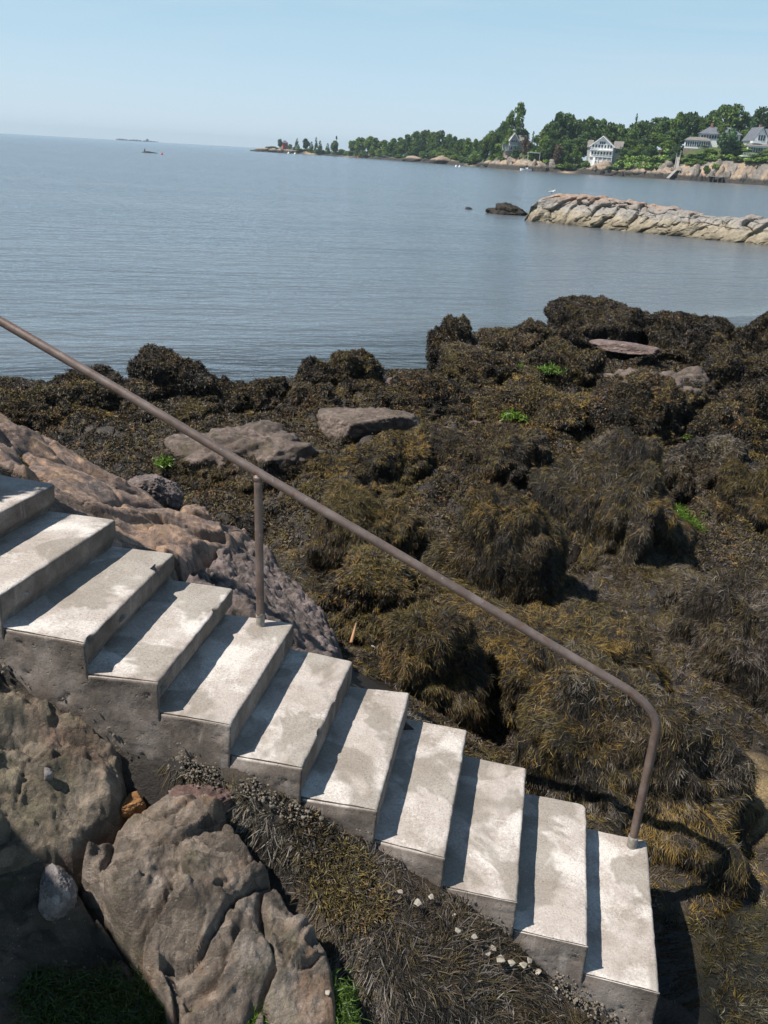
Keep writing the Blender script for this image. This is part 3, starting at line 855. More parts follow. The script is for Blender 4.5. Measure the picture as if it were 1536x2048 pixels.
# far edge, left to right
B_('small low weed-covered boulder at the waterline by the left edge of the picture', -20, 106, 762, 806, seed=1, mix='black', nexp=2.3)
B_('long low boulder with shaggy olive weed, nearest the brown bedrock at left', -30, 196, 788, 868, seed=2, mix='olive', nexp=3.0, depth=.5)
B_('dark wide boulder behind the handrail, just left of the tallest shore boulder', 104, 290, 748, 846, seed=3, mix='black', depth=.7)
B_('tall black dome boulder rising over the water left of centre', 270, 428, 716, 822, seed=4, mix='black', nexp=2.8, depth=.7, rough=.8)
B_('small round boulder just right of the tall black dome boulder', 418, 503, 768, 828, seed=5, mix='black', nexp=2.4)
B_('low flat weed mound in front of the tall black dome boulder', 250, 428, 803, 862, seed=6, mix='dark', nexp=2.2)
B_('round dark boulder, second to the right of the tall black dome boulder', 494, 584, 760, 828, seed=7, mix='dark')
B_('bumpy boulder in the notch of the shoreline left of the open water inlet', 640, 762, 712, 790, seed=8, mix='dark', nexp=2.3)
B_('little knob boulder at the waterline beside the bumpy boulder', 596, 668, 730, 790, seed=9, mix='dark')
B_('low weed mound between the shoreline knob boulder and the brown wedge rock', 570, 690, 776, 846, seed=10, mix='brown')
B_('narrow upright boulder standing at the water right of centre', 853, 942, 656, 752, seed=12, mix='black', nexp=2.9, rough=.8)
B_('broad boulder with brown weed behind the narrow upright boulder', 930, 1066, 672, 742, seed=13, mix='brown')
B_('round boulder on the water edge left of the high peak boulder', 1016, 1096, 654, 716, seed=14, mix='dark')
B_('high peak boulder, the tallest on the right part of the shore', 1104, 1312, 606, 716, seed=15, mix='black', nexp=2.2, depth=.8, rough=.8)
B_('wide dark boulder right of the high peak boulder', 1296, 1468, 644, 740, seed=16, mix='black', nexp=2.6)
B_('dark boulder on the water edge at the right border of the picture', 1440, 1570, 652, 752, seed=17, mix='black')
B_('long weed mound in front of the narrow upright boulder', 868, 1068, 712, 806, seed=18, mix='dark', nexp=2.6)
B_('dark mound right of the brown wedge rock', 770, 956, 764, 856, seed=19, mix='brown', depth=.6)
B_('weed mound with a bright green tuft below the long weed mound', 958, 1162, 782, 892, seed=20, mix='olive')
B_('mound between the high peak boulder and the weed field', 1040, 1200, 700, 790, seed=24, mix='dark')
B_('big rounded mound with brown tips in the middle of the right weed field', 1168, 1334, 776, 916, seed=21, mix='brown', nexp=2.4)
B_('boulder with a bare olive crown showing through its weed', 1206, 1404, 744, 848, seed=22, mix='dark', bare=0.86, mat=M['brownrock'])
B_('dark mound near the right border below the wide dark boulder', 1388, 1520, 708, 812, seed=23, mix='black')
B_('weedy boulder at the right border, fourth down from the water', 1470, 1600, 770, 880, seed=25, mix='brown')
B_('low shaggy mound right of the big rounded mound', 1330, 1480, 826, 930, seed=26, mix='dark')
B_('mound at the right border above the long grey drape', 1440, 1590, 850, 960, seed=27, mix='olive')
# middle
B_('brown wedge-shaped rock with a sheer dark face behind the handrail', 632, 858, 788, 902, g=.2, seed=30, style='mop', mix='brown', bare=0.16, yaw=0.0, mat=M['brownrock'], planes=6, depth=.8, rough=.3, nexp=6, h=.56, faces=[((-.25, .05, 1), .62), ((.42, -.95, -.10), .50), ((.95, .0, .35), .86), ((-.85, -.4, .3), .80), ((.1, .95, .3), .8), ((.25, .2, .95), .74)])
B_('brown bald-topped boulder fringed with bladder weed behind the handrail', 352, 640, 856, 985, g=.12, seed=31, style='mop', mix='brown', bare=0.70, mat=M['brownrock'], depth=.7, nexp=2.6, rough=.6)
B_('flat pinkish grey stone at the foot of the brown wedge rock', 826, 942, 853, 905, g=.1, seed=32, style=None, mat=M['pinkrock'], planes=8, rough=.4, cat='rock', name='flat_rock', depth=.7)
B_('small pink stone lying on weed right of the brown wedge rock', 912, 990, 836, 862, g=.2, seed=33, style=None, mat=M['pinkrock'], planes=8, rough=.4, cat='rock', name='flat_rock', depth=.7)
B_('tiny grey stone tip poking through weed below the small pink stone', 984, 1018, 876, 900, g=.2, seed=34, style=None, mat=M['greystone'], planes=7, rough=.4, cat='rock', name='flat_rock')
B_('long pink slab lying in front of the high peak boulder', 1184, 1310, 668, 700, g=.62, h=.10, seed=35, style=None, mat=M['pinkrock'], planes=7, rough=.35, cat='rock', name='flat_rock', depth=.6)
B_('small pink rounded stone on top of the big rounded mound', 1188, 1240, 780, 812, g=.5, seed=36, style=None, mat=M['pinkrock'], planes=7, rough=.4, cat='rock', name='flat_rock')
B_('small pinkish stone at the water inlet left of the long weed mound', 756, 804, 752, 780, g=.1, seed=37, style=None, mat=M['pinkrock'], planes=7, rough=.4, cat='rock', name='flat_rock')
B_('golden weed ridge running right from the bald-topped boulder', 640, 905, 885, 1010, seed=40, style='mop', mix='gold', depth=.6, nexp=2.4, g=.1)
B_('dark drooping weed mound below the bald-topped boulder', 560, 735, 965, 1075, seed=41, style='mop', mix='dark', depth=.7, g=.12)
B_('dark tousled mound in the middle of the weed field', 860, 1092, 868, 1010, seed=42, style='mop', mix='brown', depth=.7, g=.1)
B_('wide boulder under long grey and gold trailing weed right of the golden hump', 1084, 1330, 905, 1160, seed=43, style='hair', mix='greygold', depth=.95, nexp=3.8, g=.06)
B_('boulder under pale dry grey weed beside the bright green patch', 1268, 1466, 890, 1028, seed=44, style='mop', mix='grey', depth=.8, g=.08)
B_('brownish boulder with combed weed at the right border beside the green patch', 1430, 1600, 932, 1095, seed=45, style='hair', mix='olive', depth=.9, g=.05)
B_('large golden hump boulder above the handrail, right of centre', 858, 1096, 1006, 1258, seed=46, style='hair', mix='gold', depth=.8, nexp=4.0, rough=.7, g=.08)
B_('golden low mound left of the large golden hump', 640, 862, 1010, 1190, seed=47, style='hair', mix='gold', depth=.8, g=.18)
B_('dark curly weed mound under the handrail below the golden low mound', 640, 900, 1130, 1300, seed=48, style='mop', mix='olive', depth=.8, g=.3)
B_('big golden-topped mound between the handrail and the stairs', 880, 1295, 1228, 1470, seed=49, style='hair', mix='gold', depth=.75, nexp=2.5, g=.18)
B_('small dark mound between the stairs and the big golden-topped mound', 770, 945, 1250, 1430, seed=50, style='hair', mix='olive', depth=.9, g=.45)
B_('grey shaggy mound at the right border beyond the rail bend', 1305, 1600, 1180, 1430, seed=51, style='hair', mix='grey', depth=.75, nexp=3.4, g=.03)
B_('low grey mound right behind the rail bend', 1180, 1400, 1120, 1225, seed=53, style='hair', mix='grey', depth=.8, g=.03)
B_('large shaggy boulder behind the lowest step and the lower rail post', 1020, 1415, 1385, 1720, seed=52, style='hair', mix='greygold', depth=.72, nexp=3.8, rough=.7, g=.02)
B_('wet flat brown slab edge at the right border below the grey shaggy mound', 1430, 1600, 1480, 1545, seed=54, style=None, mat=M['mauve'], planes=8, depth=.6, rough=.4, g=.02, cat='rock', name='flat_rock')

# ------------------------------------------------------------------ bedrock sheets and stones of the foreground
def rock_sheet(name, label, poly, inner, mat, res=0.008, cell=0.35, ang=0.5, aniso=1.5, step=0.05, tilt=0.22, crack=0.03, drop=0.5, edge=0.07, seed=0, soft=0.0, cat='rock', lumps=0.0, grit=1.0):
    pw = np.array([at(a, b, z) for a, b, z in poly]); iw = [at(a, b, z) for a, b, z in inner]
    f = surface_through(list(pw) + iw)
    P2 = pw[:, :2]
    lo_, hi_ = P2.min(0) - 0.12, P2.max(0) + 0.12
    nx, ny = int((hi_[0] - lo_[0]) / res) + 2, int((hi_[1] - lo_[1]) / res) + 2
    X, Y = np.meshgrid(lo_[0] + np.arange(nx) * res, lo_[1] + np.arange(ny) * res)
    x, y = X.ravel(), Y.ravel()
    P3 = np.column_stack([x, y, np.full(len(x), seed * 1.7)])
    wob = 0.04 * fbm(P3 * 2.6, 2)
    d = poly_dist(np.column_stack([x, y]), P2) + wob
    z = f(x, y)
    ca, sa = math.cos(ang), math.sin(ang)
    q = np.column_stack([(x * ca + y * sa) / aniso, -x * sa + y * ca]) / cell
    q = q + 0.22 * np.column_stack([fbm(P3 * 2.3 / cell * .35, 3), fbm(P3 * 2.3 / cell * .35 + 40, 3)])
    wq = q + 0.30 * np.column_stack([perlin(P3 * 1.3 / cell), perlin(P3 * 1.3 / cell + 21)])
    rel = cell * tilt * (2.0 * facets(wq * .8, seed) + 1.0 * facets(wq * 2.13 + 5, seed + 1) + 0.42 * facets(wq * 4.7 + 9, seed + 2) + .2 * facets(wq * 9.7 + 9, seed + 3))
    f1, f2, rv, off = worley2(wq * .9 + seed)
    rel += (rv[:, 0] - .5) * step * 1.6 * (rv[:, 2] > .4) - crack * 1.5 * np.exp(-(f2 - f1) / 0.05) * (rv[:, 3] > .35)
    for lv, (fq, am) in enumerate(((1.25, 1.0), (2.9, .6), (6.3, .35))):   # spalled plates, each with its own tilt
        qq_ = wq * fq * np.array([1.0, 1.25]) + 0.05 * np.column_stack([perlin(P3 * 5 * fq), perlin(P3 * 5 * fq + 21)])
        g1, g2, rv, off = worley2(qq_ + seed + 9 * lv + 3)
        wgt = smoothstep(-.35, .2, perlin(P3 * (1.6 + lv) + 70 + 9 * lv)) if lv else 1.0
        rel += wgt * am * (((off * (rv[:, 1:3] - .5) * 2).sum(1)) * tilt * cell / fq * 1.5 + (rv[:, 0] - .5) * step * .8)
    rel += 0.008 * fbm(P3 * 4, 3)
    if lumps:
        rel += lumps * (np.abs(fbm(P3 * 7, 4, .6)) - 0.3)
    fine_ = grit * (0.013 * np.abs(fbm(P3 * 11, 5, .62)) - 0.006 * np.abs(fbm(P3 * 28, 3, .6))) + 0.003 * perlin(P3 * 60)
    rim = np.clip((edge * 1.6 - d) / (edge * 1.6), 0, 2.2)
    z = z + rel * np.clip(1 - rim * 0.4, 0, 1) - drop * np.minimum(rim ** 2.4 * .8, 2)
    zg = z.reshape(ny, nx)
    for _ in range(1):            # weathered edges: no saw teeth where a facet steps down
        zp = np.pad(zg, 1, mode='edge')
        zg = (zp[:-2, 1:-1] + zp[2:, 1:-1] + zp[1:-1, :-2] + zp[1:-1, 2:] + 2 * zp[1:-1, 1:-1]) / 6
    z = zg.ravel() + fine_
    keepv = d > -0.10
    z = np.maximum(z, ground(x, y) - 0.25)
    F = grid_faces(ny, nx)
    F = F[keepv[F].all(1)]
    used = np.unique(F); mp = np.full(len(x), -1); mp[used] = np.arange(len(used))
    V = np.column_stack([x, y, z])[used]
    base = np.array([V[:, 0].mean(), V[:, 1].mean(), V[:, 2].min()])
    o = mk(name, V - base, mp[F], mat, None, smooth=True)
    o.location = base
    tag(o, label, cat)
    return o, f
slab, fslab = rock_sheet('bedrock_slab', 'large cracked brown bedrock slab lying below the middle of the stairs',
    [(160, 1668, 1.34), (250, 1612, 1.37), (330, 1585, 1.36), (420, 1612, 1.33), (482, 1640, 1.30), (530, 1690, 1.26), (585, 1765, 1.18), (642, 1832, 1.1), (668, 1900, 1.0), (684, 1975, .92), (700, 2110, .8), (345, 2130, .86), (328, 2000, .97), (250, 1868, 1.12), (192, 1775, 1.25), (150, 1702, 1.31)],
    [(400, 1750, 1.31), (300, 1720, 1.35), (520, 1830, 1.2), (420, 1900, 1.12), (560, 1960, 1.02)], M['slab'], 0.006, 0.40, 0.9, 1.35, 0.055, 0.26, 0.055, 0.55, 0.035, 1, grit=1.2)
rock_sheet('bedrock_ledge', 'greenish brown bedrock ledge under the upper stairs at the left edge',
    [(-60, 1290, 1.97), (0, 1312, 1.88), (60, 1367, 1.755), (170, 1424, 1.645), (255, 1498, 1.46), (258, 1560, 1.42), (238, 1605, 1.38), (150, 1688, 1.31), (60, 1712, 1.32), (-80, 1740, 1.36), (-120, 1500, 1.7)],
    [(80, 1500, 1.58), (160, 1560, 1.46), (60, 1620, 1.44)], M['greenrock'], 0.007, 0.20, 0.35, 2.0, 0.03, 0.26, 0.035, 0.30, 0.04, 2, lumps=0.03, grit=1.7)
rock_sheet('bedrock_shelf', 'bedrock shelf with green film at the bottom left corner, coloured darker to deepen its shadow',
    [(-100, 1700, 1.30), (80, 1690, 1.27), (150, 1705, 1.25), (186, 1775, 1.18), (245, 1866, 1.05), (322, 2000, .92), (340, 2140, .8), (-120, 2160, .95)],
    [(60, 1900, 1.08), (180, 1950, .98)], M['shaderock'], 0.009, 0.42, 0.2, 1.4, 0.03, 0.14, 0.02, 0.3, 0.04, 3)
rock_sheet('granite_outcrop', 'orange granite outcrop with deep clefts rising behind the upper stairs',
    [(-160, 800, 1.75), (0, 838, 1.62), (90, 852, 1.5), (180, 905, 1.25), (258, 950, 1.02), (300, 985, .95), (330, 1000, 1.0), (420, 1010, .85), (480, 1050, .8), (520, 1085, .9), (440, 1105, 1.28), (380, 1150, 1.5), (350, 1160, 1.62), (240, 1130, 1.86), (120, 1060, 2.05), (0, 980, 2.2), (-200, 920, 2.5)],
    [(100, 960, 1.75), (250, 1040, 1.55), (340, 1040, 1.35), (400, 1060, 1.15), (60, 900, 1.75)], M['orange'], 0.011, 0.80, 0.75, 1.5, 0.055, 0.17, 0.20, 0.40, 0.10, 4, lumps=0.0, grit=.9)
rock_sheet('lumpy_rock', 'lumpy mauve grey rock beside the upright rail post',
    [(352, 1128, 1.62), (420, 1100, 1.3), (450, 1060, 1.0), (545, 1085, .82), (590, 1150, .8), (640, 1195, .86), (690, 1262, .95), (712, 1312, 1.12), (690, 1345, 1.28), (590, 1290, 1.45), (470, 1230, 1.62), (350, 1165, 1.8)],
    [(480, 1160, 1.4), (560, 1200, 1.2), (620, 1250, 1.15)], M['mauve'], 0.009, 0.30, 0.3, 1.3, 0.03, 0.22, 0.04, 0.4, 0.10, 5, lumps=0.06, grit=2.0)
B_('low mauve rock in weed between the orange outcrop and the bald-topped boulder', 240, 360, 935, 1000, g=.55, seed=61, style=None, mat=M['mauve'], planes=9, rough=.6, cat='rock', name='flat_rock', depth=.8)
B_('fist-shaped pale stone lying at the edge of the shadow at lower left', 76, 152, 1717, 1808, g=1.2, seed=60, style=None, mat=M['greystone'], planes=10, rough=.35, cat='stone', name='loose_stone', depth=1.0, sub=5, h=.12)
B_('dark red barnacled stone tucked under the stair side', 300, 470, 1540, 1640, g=1.30, seed=62, style=None, mat=M['redrock'], planes=9, rough=.5, cat='stone', name='loose_stone', depth=.6, h=.10)
B_('rust orange stone in the little pool beside the dark red stone', 238, 292, 1578, 1622, g=1.30, seed=63, style=None, mat=M['rust'], planes=8, rough=.4, cat='stone', name='loose_stone', depth=.8, h=.05)
B_('small pointed white stone on the greenish bedrock ledge', 86, 106, 1524, 1552, g=1.54, seed=64, style=None, mat=M['greystone'], planes=8, rough=.4, cat='stone', name='loose_stone', depth=1.0, sub=4, h=.035)

# ------------------------------------------------------------------ weed carpets, algae, shells and barnacles on the ground
def ground_normal(x, y, e=0.03):
    n = np.column_stack([-(ground(x + e, y) - ground(x - e, y)) / (2 * e), -(ground(x, y + e) - ground(x, y - e)) / (2 * e), np.ones(len(x))])
    return n / np.linalg.norm(n, axis=1)[:, None]
def keep_ground(Q, lf):
    Q[:, 2] = np.maximum(Q[:, 2], ground(Q[:, 0], Q[:, 1]) + lf)
    return Q
def carpet(name, label, x, y, style, mix, seed, mat=None, Lk=1.0, Wk=1.0, col=None, cat='seaweed'):
    st = STYLE[style]
    R = np.column_stack([x, y, ground(x, y) + 0.002]); N = ground_normal(x, y)
    cc = pick_colours(R, MIX[mix], seed) if col is None else np.array(col) * rng.uniform(0.6, 1.4, len(R))[:, None]
    D = start_dirs(R, N, st['swirl'] * 1.4, st['fan'], seed)
    R, N, k = clumped(R, N, st['per'], 0.015)
    D = D[k] + rng.normal(size=R.shape) * st['fan'] * 0.6 + N * rng.uniform(0, st['out'], len(R))[:, None]
    D /= np.linalg.norm(D, axis=1)[:, None]
    dep = np.maximum(1.0, np.hypot(R[:, 0], R[:, 1]) / 9)
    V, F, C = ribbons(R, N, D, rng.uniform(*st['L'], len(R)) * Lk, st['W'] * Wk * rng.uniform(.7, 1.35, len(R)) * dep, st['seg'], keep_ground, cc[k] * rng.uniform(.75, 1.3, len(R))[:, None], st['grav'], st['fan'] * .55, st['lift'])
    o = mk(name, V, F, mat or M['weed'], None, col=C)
    return tag(o, label, cat, kind='stuff')
def in_poly_pts(poly, n):
    """points spread evenly over a ground polygon given by picture corners with heights"""
    P = np.array([at(a, b, z) for a, b, z in poly])[:, :2]
    q = rng.uniform(P.min(0), P.max(0), (n, 2))
    return q[poly_dist(q, P) > 0].T
q = np.column_stack([rng.uniform(-5.5, 13, 290000), rng.uniform(2.6, 20, 290000)])
u, v = uv_of(q[:, 0], q[:, 1])
dd_ = np.hypot(q[:, 0], q[:, 1])
shore_s = (17.6 + 0.6 * q[:, 0] - q[:, 1]) * 0.857
ok = ((v > 1.0) | (u > 3.35)) & (shore_s > -0.6) & (np.abs(q[:, 0]) < 0.5 * q[:, 1] + 1.2) & ~((v < 1.9) & (u < 1.2))
sd_ = np.hypot(q[:, 0] - sand[0], q[:, 1] - sand[1])
ok &= (sd_ > 0.52 + 0.08 * rng.normal(size=len(q)))
ok &= rng.random(len(q)) < np.clip((7.5 / np.maximum(dd_, 4)) ** 1.0, 0.45, 1)
q = q[ok]
near_ = np.hypot(q[:, 0], q[:, 1]) < 8.5
carpet('rockweed_carpet', 'matted brown and grey rockweed covering the ground between the boulders', q[near_, 0], q[near_, 1], 'mop', 'greyground', 201)
qq = q[~near_]
carpet('rockweed_carpet', 'dark tufted rockweed covering the shore between the farther boulders', qq[:, 0], qq[:, 1], 'tuft', 'dark', 202)
x, y = in_poly_pts([(330, 1545, 1.36), (470, 1590, 1.33), (620, 1680, 1.2), (760, 1745, 1.05), (980, 1880, .75), (1180, 2040, .4), (1180, 2160, .3), (700, 2160, .8), (695, 1960, .9), (640, 1790, 1.1), (560, 1690, 1.2), (470, 1620, 1.3)], 15000)
carpet('rockweed_carpet', 'dark grey stringy rockweed hanging on the bank below the stair side', x, y, 'hair', 'bank', 203, Lk=1.5, Wk=1.25)
x, y = in_poly_pts([(560, 1640, 1.2), (640, 1665, 1.15), (720, 1740, 1.05), (780, 1850, .95), (700, 1850, 1.0), (640, 1780, 1.1)], 1100)
carpet('rockweed_carpet', 'brownish leafy rockweed between the brown slab and the stair side', x, y, 'tuft', 'dark', 204, Wk=0.7)
GREEN = (0.085, 0.155, 0.012)
for poly, n, lab, k in (
    ([(60, 1950, 1.0), (300, 1960, .95), (340, 2060, .88), (60, 2060, 1.0)], 240, 'dull green algae film in the shadow at the bottom left corner', 0.3),
    ([(390, 2015, .95), (520, 2000, .92), (560, 2048, .9), (400, 2060, .9)], 110, 'bright green algae fringe at the bottom edge of the brown slab', .6),
    ([(600, 1990, .95), (680, 1975, .9), (690, 2048, .85), (610, 2048, .85)], 110, 'bright green algae tuft at the lower right corner of the brown slab', .55),
):
    P = np.array([at(a, b, z) for a, b, z in poly])
    f_ = surface_through(P)
    qx = rng.uniform(P[:, :2].min(0), P[:, :2].max(0), (n * 2, 2)); qx = qx[poly_dist(qx, P[:, :2]) > 0][:n]
    zz = f_(qx[:, 0], qx[:, 1]) + 0.02
    R = np.column_stack([qx, zz]); N = np.tile([0, -0.2, 1.0], (len(R), 1))
    R, N, kk = clumped(R, N, 26, 0.03)
    D = rng.normal(size=R.shape) * np.array([.7, .7, .15]) + np.array([.1, -0.4, 0.0]); D /= np.linalg.norm(D, axis=1)[:, None]
    def kz(Q, lf):
        Q[:, 2] = np.maximum(Q[:, 2], f_(Q[:, 0], Q[:, 1]) + lf * 0.6); return Q
    V, F, C = ribbons(R, N, D, rng.uniform(.025, .07, len(R)), rng.uniform(.0022, .0045, len(R)), 4, kz, np.array(GREEN) * k * rng.uniform(.4, 1.3, len(R))[:, None], .2, .5, (0.002, 0.03))
    tag(mk('green_algae', V, F, M['alga'], None, col=C), lab, 'algae', kind='stuff')
def algae_patch(px, py, z, r, n, lab, k=1.0):
    c = at(px, py, z)
    R = c + np.column_stack([rng.normal(size=n) * r, rng.normal(size=n) * r, rng.uniform(-.03, .05, n)])
    gz_ = ground(R[:, 0], R[:, 1]); R[:, 2] = np.maximum(R[:, 2], gz_ + .02)
    N = np.tile([0, 0, 1.0], (n, 1)); R, N, kk = clumped(R, N, 8, r * .15)
    D = rng.normal(size=R.shape); D[:, 2] = np.abs(D[:, 2]) * .5; D /= np.linalg.norm(D, axis=1)[:, None]
    V, F, C = ribbons(R, N, D, rng.uniform(.05, .11, len(R)), rng.uniform(.004, .008, len(R)) * max(1, c[1] / 7), 3, lambda Q, lf: keep_ground(Q, lf + .01), np.array(GREEN) * k * rng.uniform(.5, 1.4, len(R))[:, None], .15, .5, (0.004, 0.03))
    tag(mk('green_algae', V, F, M['alga'], None, col=C), lab, 'algae', kind='stuff')
algae_patch(1350, 1050, .18, .13, 420, 'bright green algae lawn on the shore near the right border', .75)
algae_patch(330, 925, .42, .06, 60, 'small bright green algae tuft right of the orange outcrop', .9)
algae_patch(148, 802, .42, .06, 30, 'tiny bright green algae tuft on the long boulder at left', 1.3)
algae_patch(1025, 832, .5, .10, 46, 'bright green algae tuft on the weed mound right of centre', 1.0)
algae_patch(1095, 740, .62, .12, 46, 'green algae streak above the middle of the right weed field', .8)
algae_patch(1385, 872, .45, .09, 40, 'green algae streaks near the right border', .8)
algae_patch(1030, 735, .6, .08, 30, 'green algae fleck behind the long weed mound', .8)
# shells: each a ribbed cupped valve
def shell(px, py, z, size, lab, grp=None):
    size *= .72; z -= .012
    c = at(px, py, z)
    a = np.linspace(-1, 1, 13); r_ = np.linspace(0.02, 1, 7)
    A, R_ = np.meshgrid(a * 1.15, r_)
    x = R_ * np.sin(A) * .5; y = R_ * np.cos(A) * (0.75 + .1 * np.cos(3 * A)); zc = .28 * np.sin(np.pi * np.clip(R_, 0, 1) * .5) * np.cos(A) * (1 - .5 * R_) + .02 * np.cos(A * 18) * R_
    V = np.column_stack([x.ravel(), y.ravel() - .4, zc.ravel()])
    n = len(V); W = V.copy(); W[:, 2] -= .06
    F1 = grid_faces(7, 13); 
    rim = np.concatenate([np.arange(13) * 0 + np.arange(6 * 13, 7 * 13)])
    F2 = np.column_stack([rim[:-1], rim[1:], rim[1:] + n, rim[:-1] + n])
    rz = rng.uniform(0, 6.28); tx = rng.uniform(-.5, .5)
    Rm = np.array([[math.cos(rz), -math.sin(rz), 0], [math.sin(rz), math.cos(rz), 0], [0, 0, 1]]) @ np.array([[1, 0, 0], [0, math.cos(tx), -math.sin(tx)], [0, math.sin(tx), math.cos(tx)]])
    VV = np.concatenate([V, W]) @ Rm.T * size
    o = mk('shell', VV, [F1, F1[:, ::-1] + n, F2], M['shell'], smooth=True); o.location = c + [0, 0, .02]
    return tag(o, lab, 'shell', grp)
for px, py, sz in ((1000, 1925, .075), (1022, 1932, .06), (1046, 1936, .065), (1058, 1927, .05), (985, 1903, .06), (975, 1912, .05), (1075, 1950, .06)):
    z = float(ground(*at(px, py, .62)[:2].reshape(2, 1))[0]); z = min(z, .75)
    shell(px, py, z + .02, sz, 'bleached shell in the cluster lying beside the lower stair side', 'bleached shells beside the lower stair side')
for px, py, sz in ((800, 1790, .05), (835, 1812, .06), (862, 1800, .045), (720, 1722, .05), (690, 1700, .045), (915, 1868, .055), (948, 1880, .05), (1110, 1985, .05), (760, 1735, .045), (655, 1690, .04)):
    q_ = at(px, py, .95 if px < 900 else .75); shell(px, py, float(ground(q_[:1], q_[1:2])[0]) + .035, sz, 'small dirty shell lodged in the dark weed along the foot of the stair side', 'small shells along the foot of the stair side')
shell(746, 1298, 1.06, .055, 'white shell lying on dark weed right of the lumpy mauve rock')
shell(655, 1992, .98, .04, 'small white shell on the green algae at the slab corner')
shell(905, 1835, .9, .05, 'single pale shell above the shell cluster beside the stairs')
shell(788, 1752, 1.04, .05, 'pale shell stuck on the bank under the middle steps')
# barnacles and rubble crust along the foot of the stair side
pts = []
for i in range(len(side_pts) - 1):
    a, b = np.array(side_pts[i]), np.array(side_pts[i + 1])
    if i < 3: n = 30
    else: n = 220
    tt = rng.random(n)[:, None]
    pts.append(a + (b - a) * tt + np.column_stack([rng.normal(size=n) * .02, -np.abs(rng.normal(size=n)) * .035, rng.normal(size=n) * .03]))
c2 = at(335, 1478, 1.5); cl_ = np.array([c2 + [rng.normal() * .09, 0, rng.normal() * .05] for _ in range(170)])
u, v = uv_of(cl_[:, 0], cl_[:, 1]); cl_ -= WID * (v + .002)[:, None]
pts = np.concatenate(pts + [cl_])
pts = pts[perlin(pts * 5.5 + 3) > -.02]
gz_ = ground(pts[:, 0], pts[:, 1]); u, v = uv_of(pts[:, 0], pts[:, 1])
pts[:, 2] = np.where(v < -0.02, np.maximum(gz_, pts[:, 2] - .02), pts[:, 2])
D0, F0 = ico(1)
Vs, Fs = [], []
for i, q_ in enumerate(pts):
    s = abs(rng.normal()) * .0035 + .0022
    k = D0 * (1 + .25 * rng.normal(size=(len(D0), 1))) * s * np.array([1, 1, .8])
    Vs.append(q_ + k); Fs.append(F0 + i * len(D0))
tag(mk('barnacles', np.concatenate(Vs), np.concatenate(Fs), M['barnacle'], smooth=False), 'crust of barnacles along the foot of the stair side', 'barnacles', kind='stuff')
# driftwood splinter
V, F = tube([at(702, 1290, 1.08) + [0, 0, .02], at(712, 1256, 1.08) + [0, 0, .04]], [.012, .006], 6)
b_ = V.mean(0); o = mk('driftwood_splinter', V - b_, F, plain('dry_wood', (.42, .22, .11), .8), smooth=True); o.location = b_
tag(o, 'short orange brown splinter of driftwood beside the lumpy mauve rock', 'driftwood')

# ------------------------------------------------------------------ the islet of split granite
def fdir(px):
    v = ray(px, horizon_y(px)); h = v[:2] / np.hypot(*v[:2]); return np.array([h[0], h[1], 0])
def fz(px, py, d):
    return at_dist(px, py, d)[2]
m, t, out = new_mat('islet_granite')
p = t.pos(); z = t.n('ShaderNodeSeparateXYZ', Vector=p).outputs[2]
nn = t.noise(p, .9, 6, .65, .4)
zn = t.math('ADD', z, t.math('MULTIPLY', t.math('SUBTRACT', nn, .5), 1.6))
c = t.ramp(t.math('MULTIPLY', zn, .42), [(.0, (.11, .09, .06)), (.08, (.23, .19, .13)), (.36, (.33, .28, .205)), (.50, (.29, .265, .235)), (.66, (.26, .235, .21)), (.82, (.30, .215, .165))])
c = t.mix(1.0, c, t.ramp(t.noise(p, 3.2, 6, .7), [(.3, .6), (.7, 1.35)]), 'MULTIPLY')
pbsdf(t, out, Base__Color=c, Roughness=.85, Normal=t.bump(t.noise(p, 4, 8, .7), .8, .12))
M['islet'] = m
A = at(1046, 441, 0); Bq = at(1540, 492, 0); ext = Bq + (Bq - A) / np.linalg.norm(Bq - A) * 9
L = np.linalg.norm(ext - A); ax = (ext - A) / L; nrm_ = np.array([-ax[1], ax[0], 0])
if nrm_[1] < 0: nrm_ = -nrm_
ns, nf = 560, 150
S = np.linspace(0, L, ns); T = np.linspace(0, 1, nf)
dA = np.linalg.norm(A[:2])
hp = np.interp(S, [0, .35, 1.0, 2.2, 4, 7, 9.5, 12, 15, 17, 19, 22, L], [.0, 1.0, 1.75, 2.25, 2.2, 2.15, 2.05, 1.75, 1.5, 1.62, 1.6, 1.5, 1.3])
hp = hp + .12 * fbm(np.column_stack([S * .9, S * 0, S * 0 + 3]), 3) * (S > .5)
wp = np.interp(S, [0, .5, 2, 5, L], [.3, 1.2, 3.2, 4.6, 5])
SS, TT = np.meshgrid(S, T, indexing='ij'); hpp = hp[:, None]; wpp = wp[:, None]
# profile: steep face to the viewer, nearly flat top, gentle back
yy = np.interp(TT, [0, .08, .55, .70, .88, 1], [-.12, 0, .26, .42, .85, 1.05]); zz = np.interp(TT, [0, .08, .55, .70, .88, 1], [-.35, 0, .86, 1.0, .7, -.3])
bx = SS.ravel(); bz = (zz * hpp).ravel(); by = (yy * wpp).ravel()
wx_ = .5 * fbm(np.column_stack([bx * .45, bz * .6, by * .3]), 3); wz_ = .45 * fbm(np.column_stack([bx * .5 + 9, bz * .7, by * .3]), 3)
dip = math.radians(52); hh_ = bz + .45 * by
al = (bx + wx_) * math.cos(dip) + (hh_ + wz_) * math.sin(dip); ac = -(bx + wx_) * math.sin(dip) + (hh_ + wz_) * math.cos(dip)
f1, f2, rv, off = worley2(np.column_stack([al / 2.3, ac / .95]) + 3)
rel = (rv[:, 0] - .5) * .55 + (off * (rv[:, 1:3] - .5) * np.array([1.2, 2.0])).sum(1) * .55 - .34 * np.exp(-(f2 - f1) / .05) * (rv[:, 3] > .3)
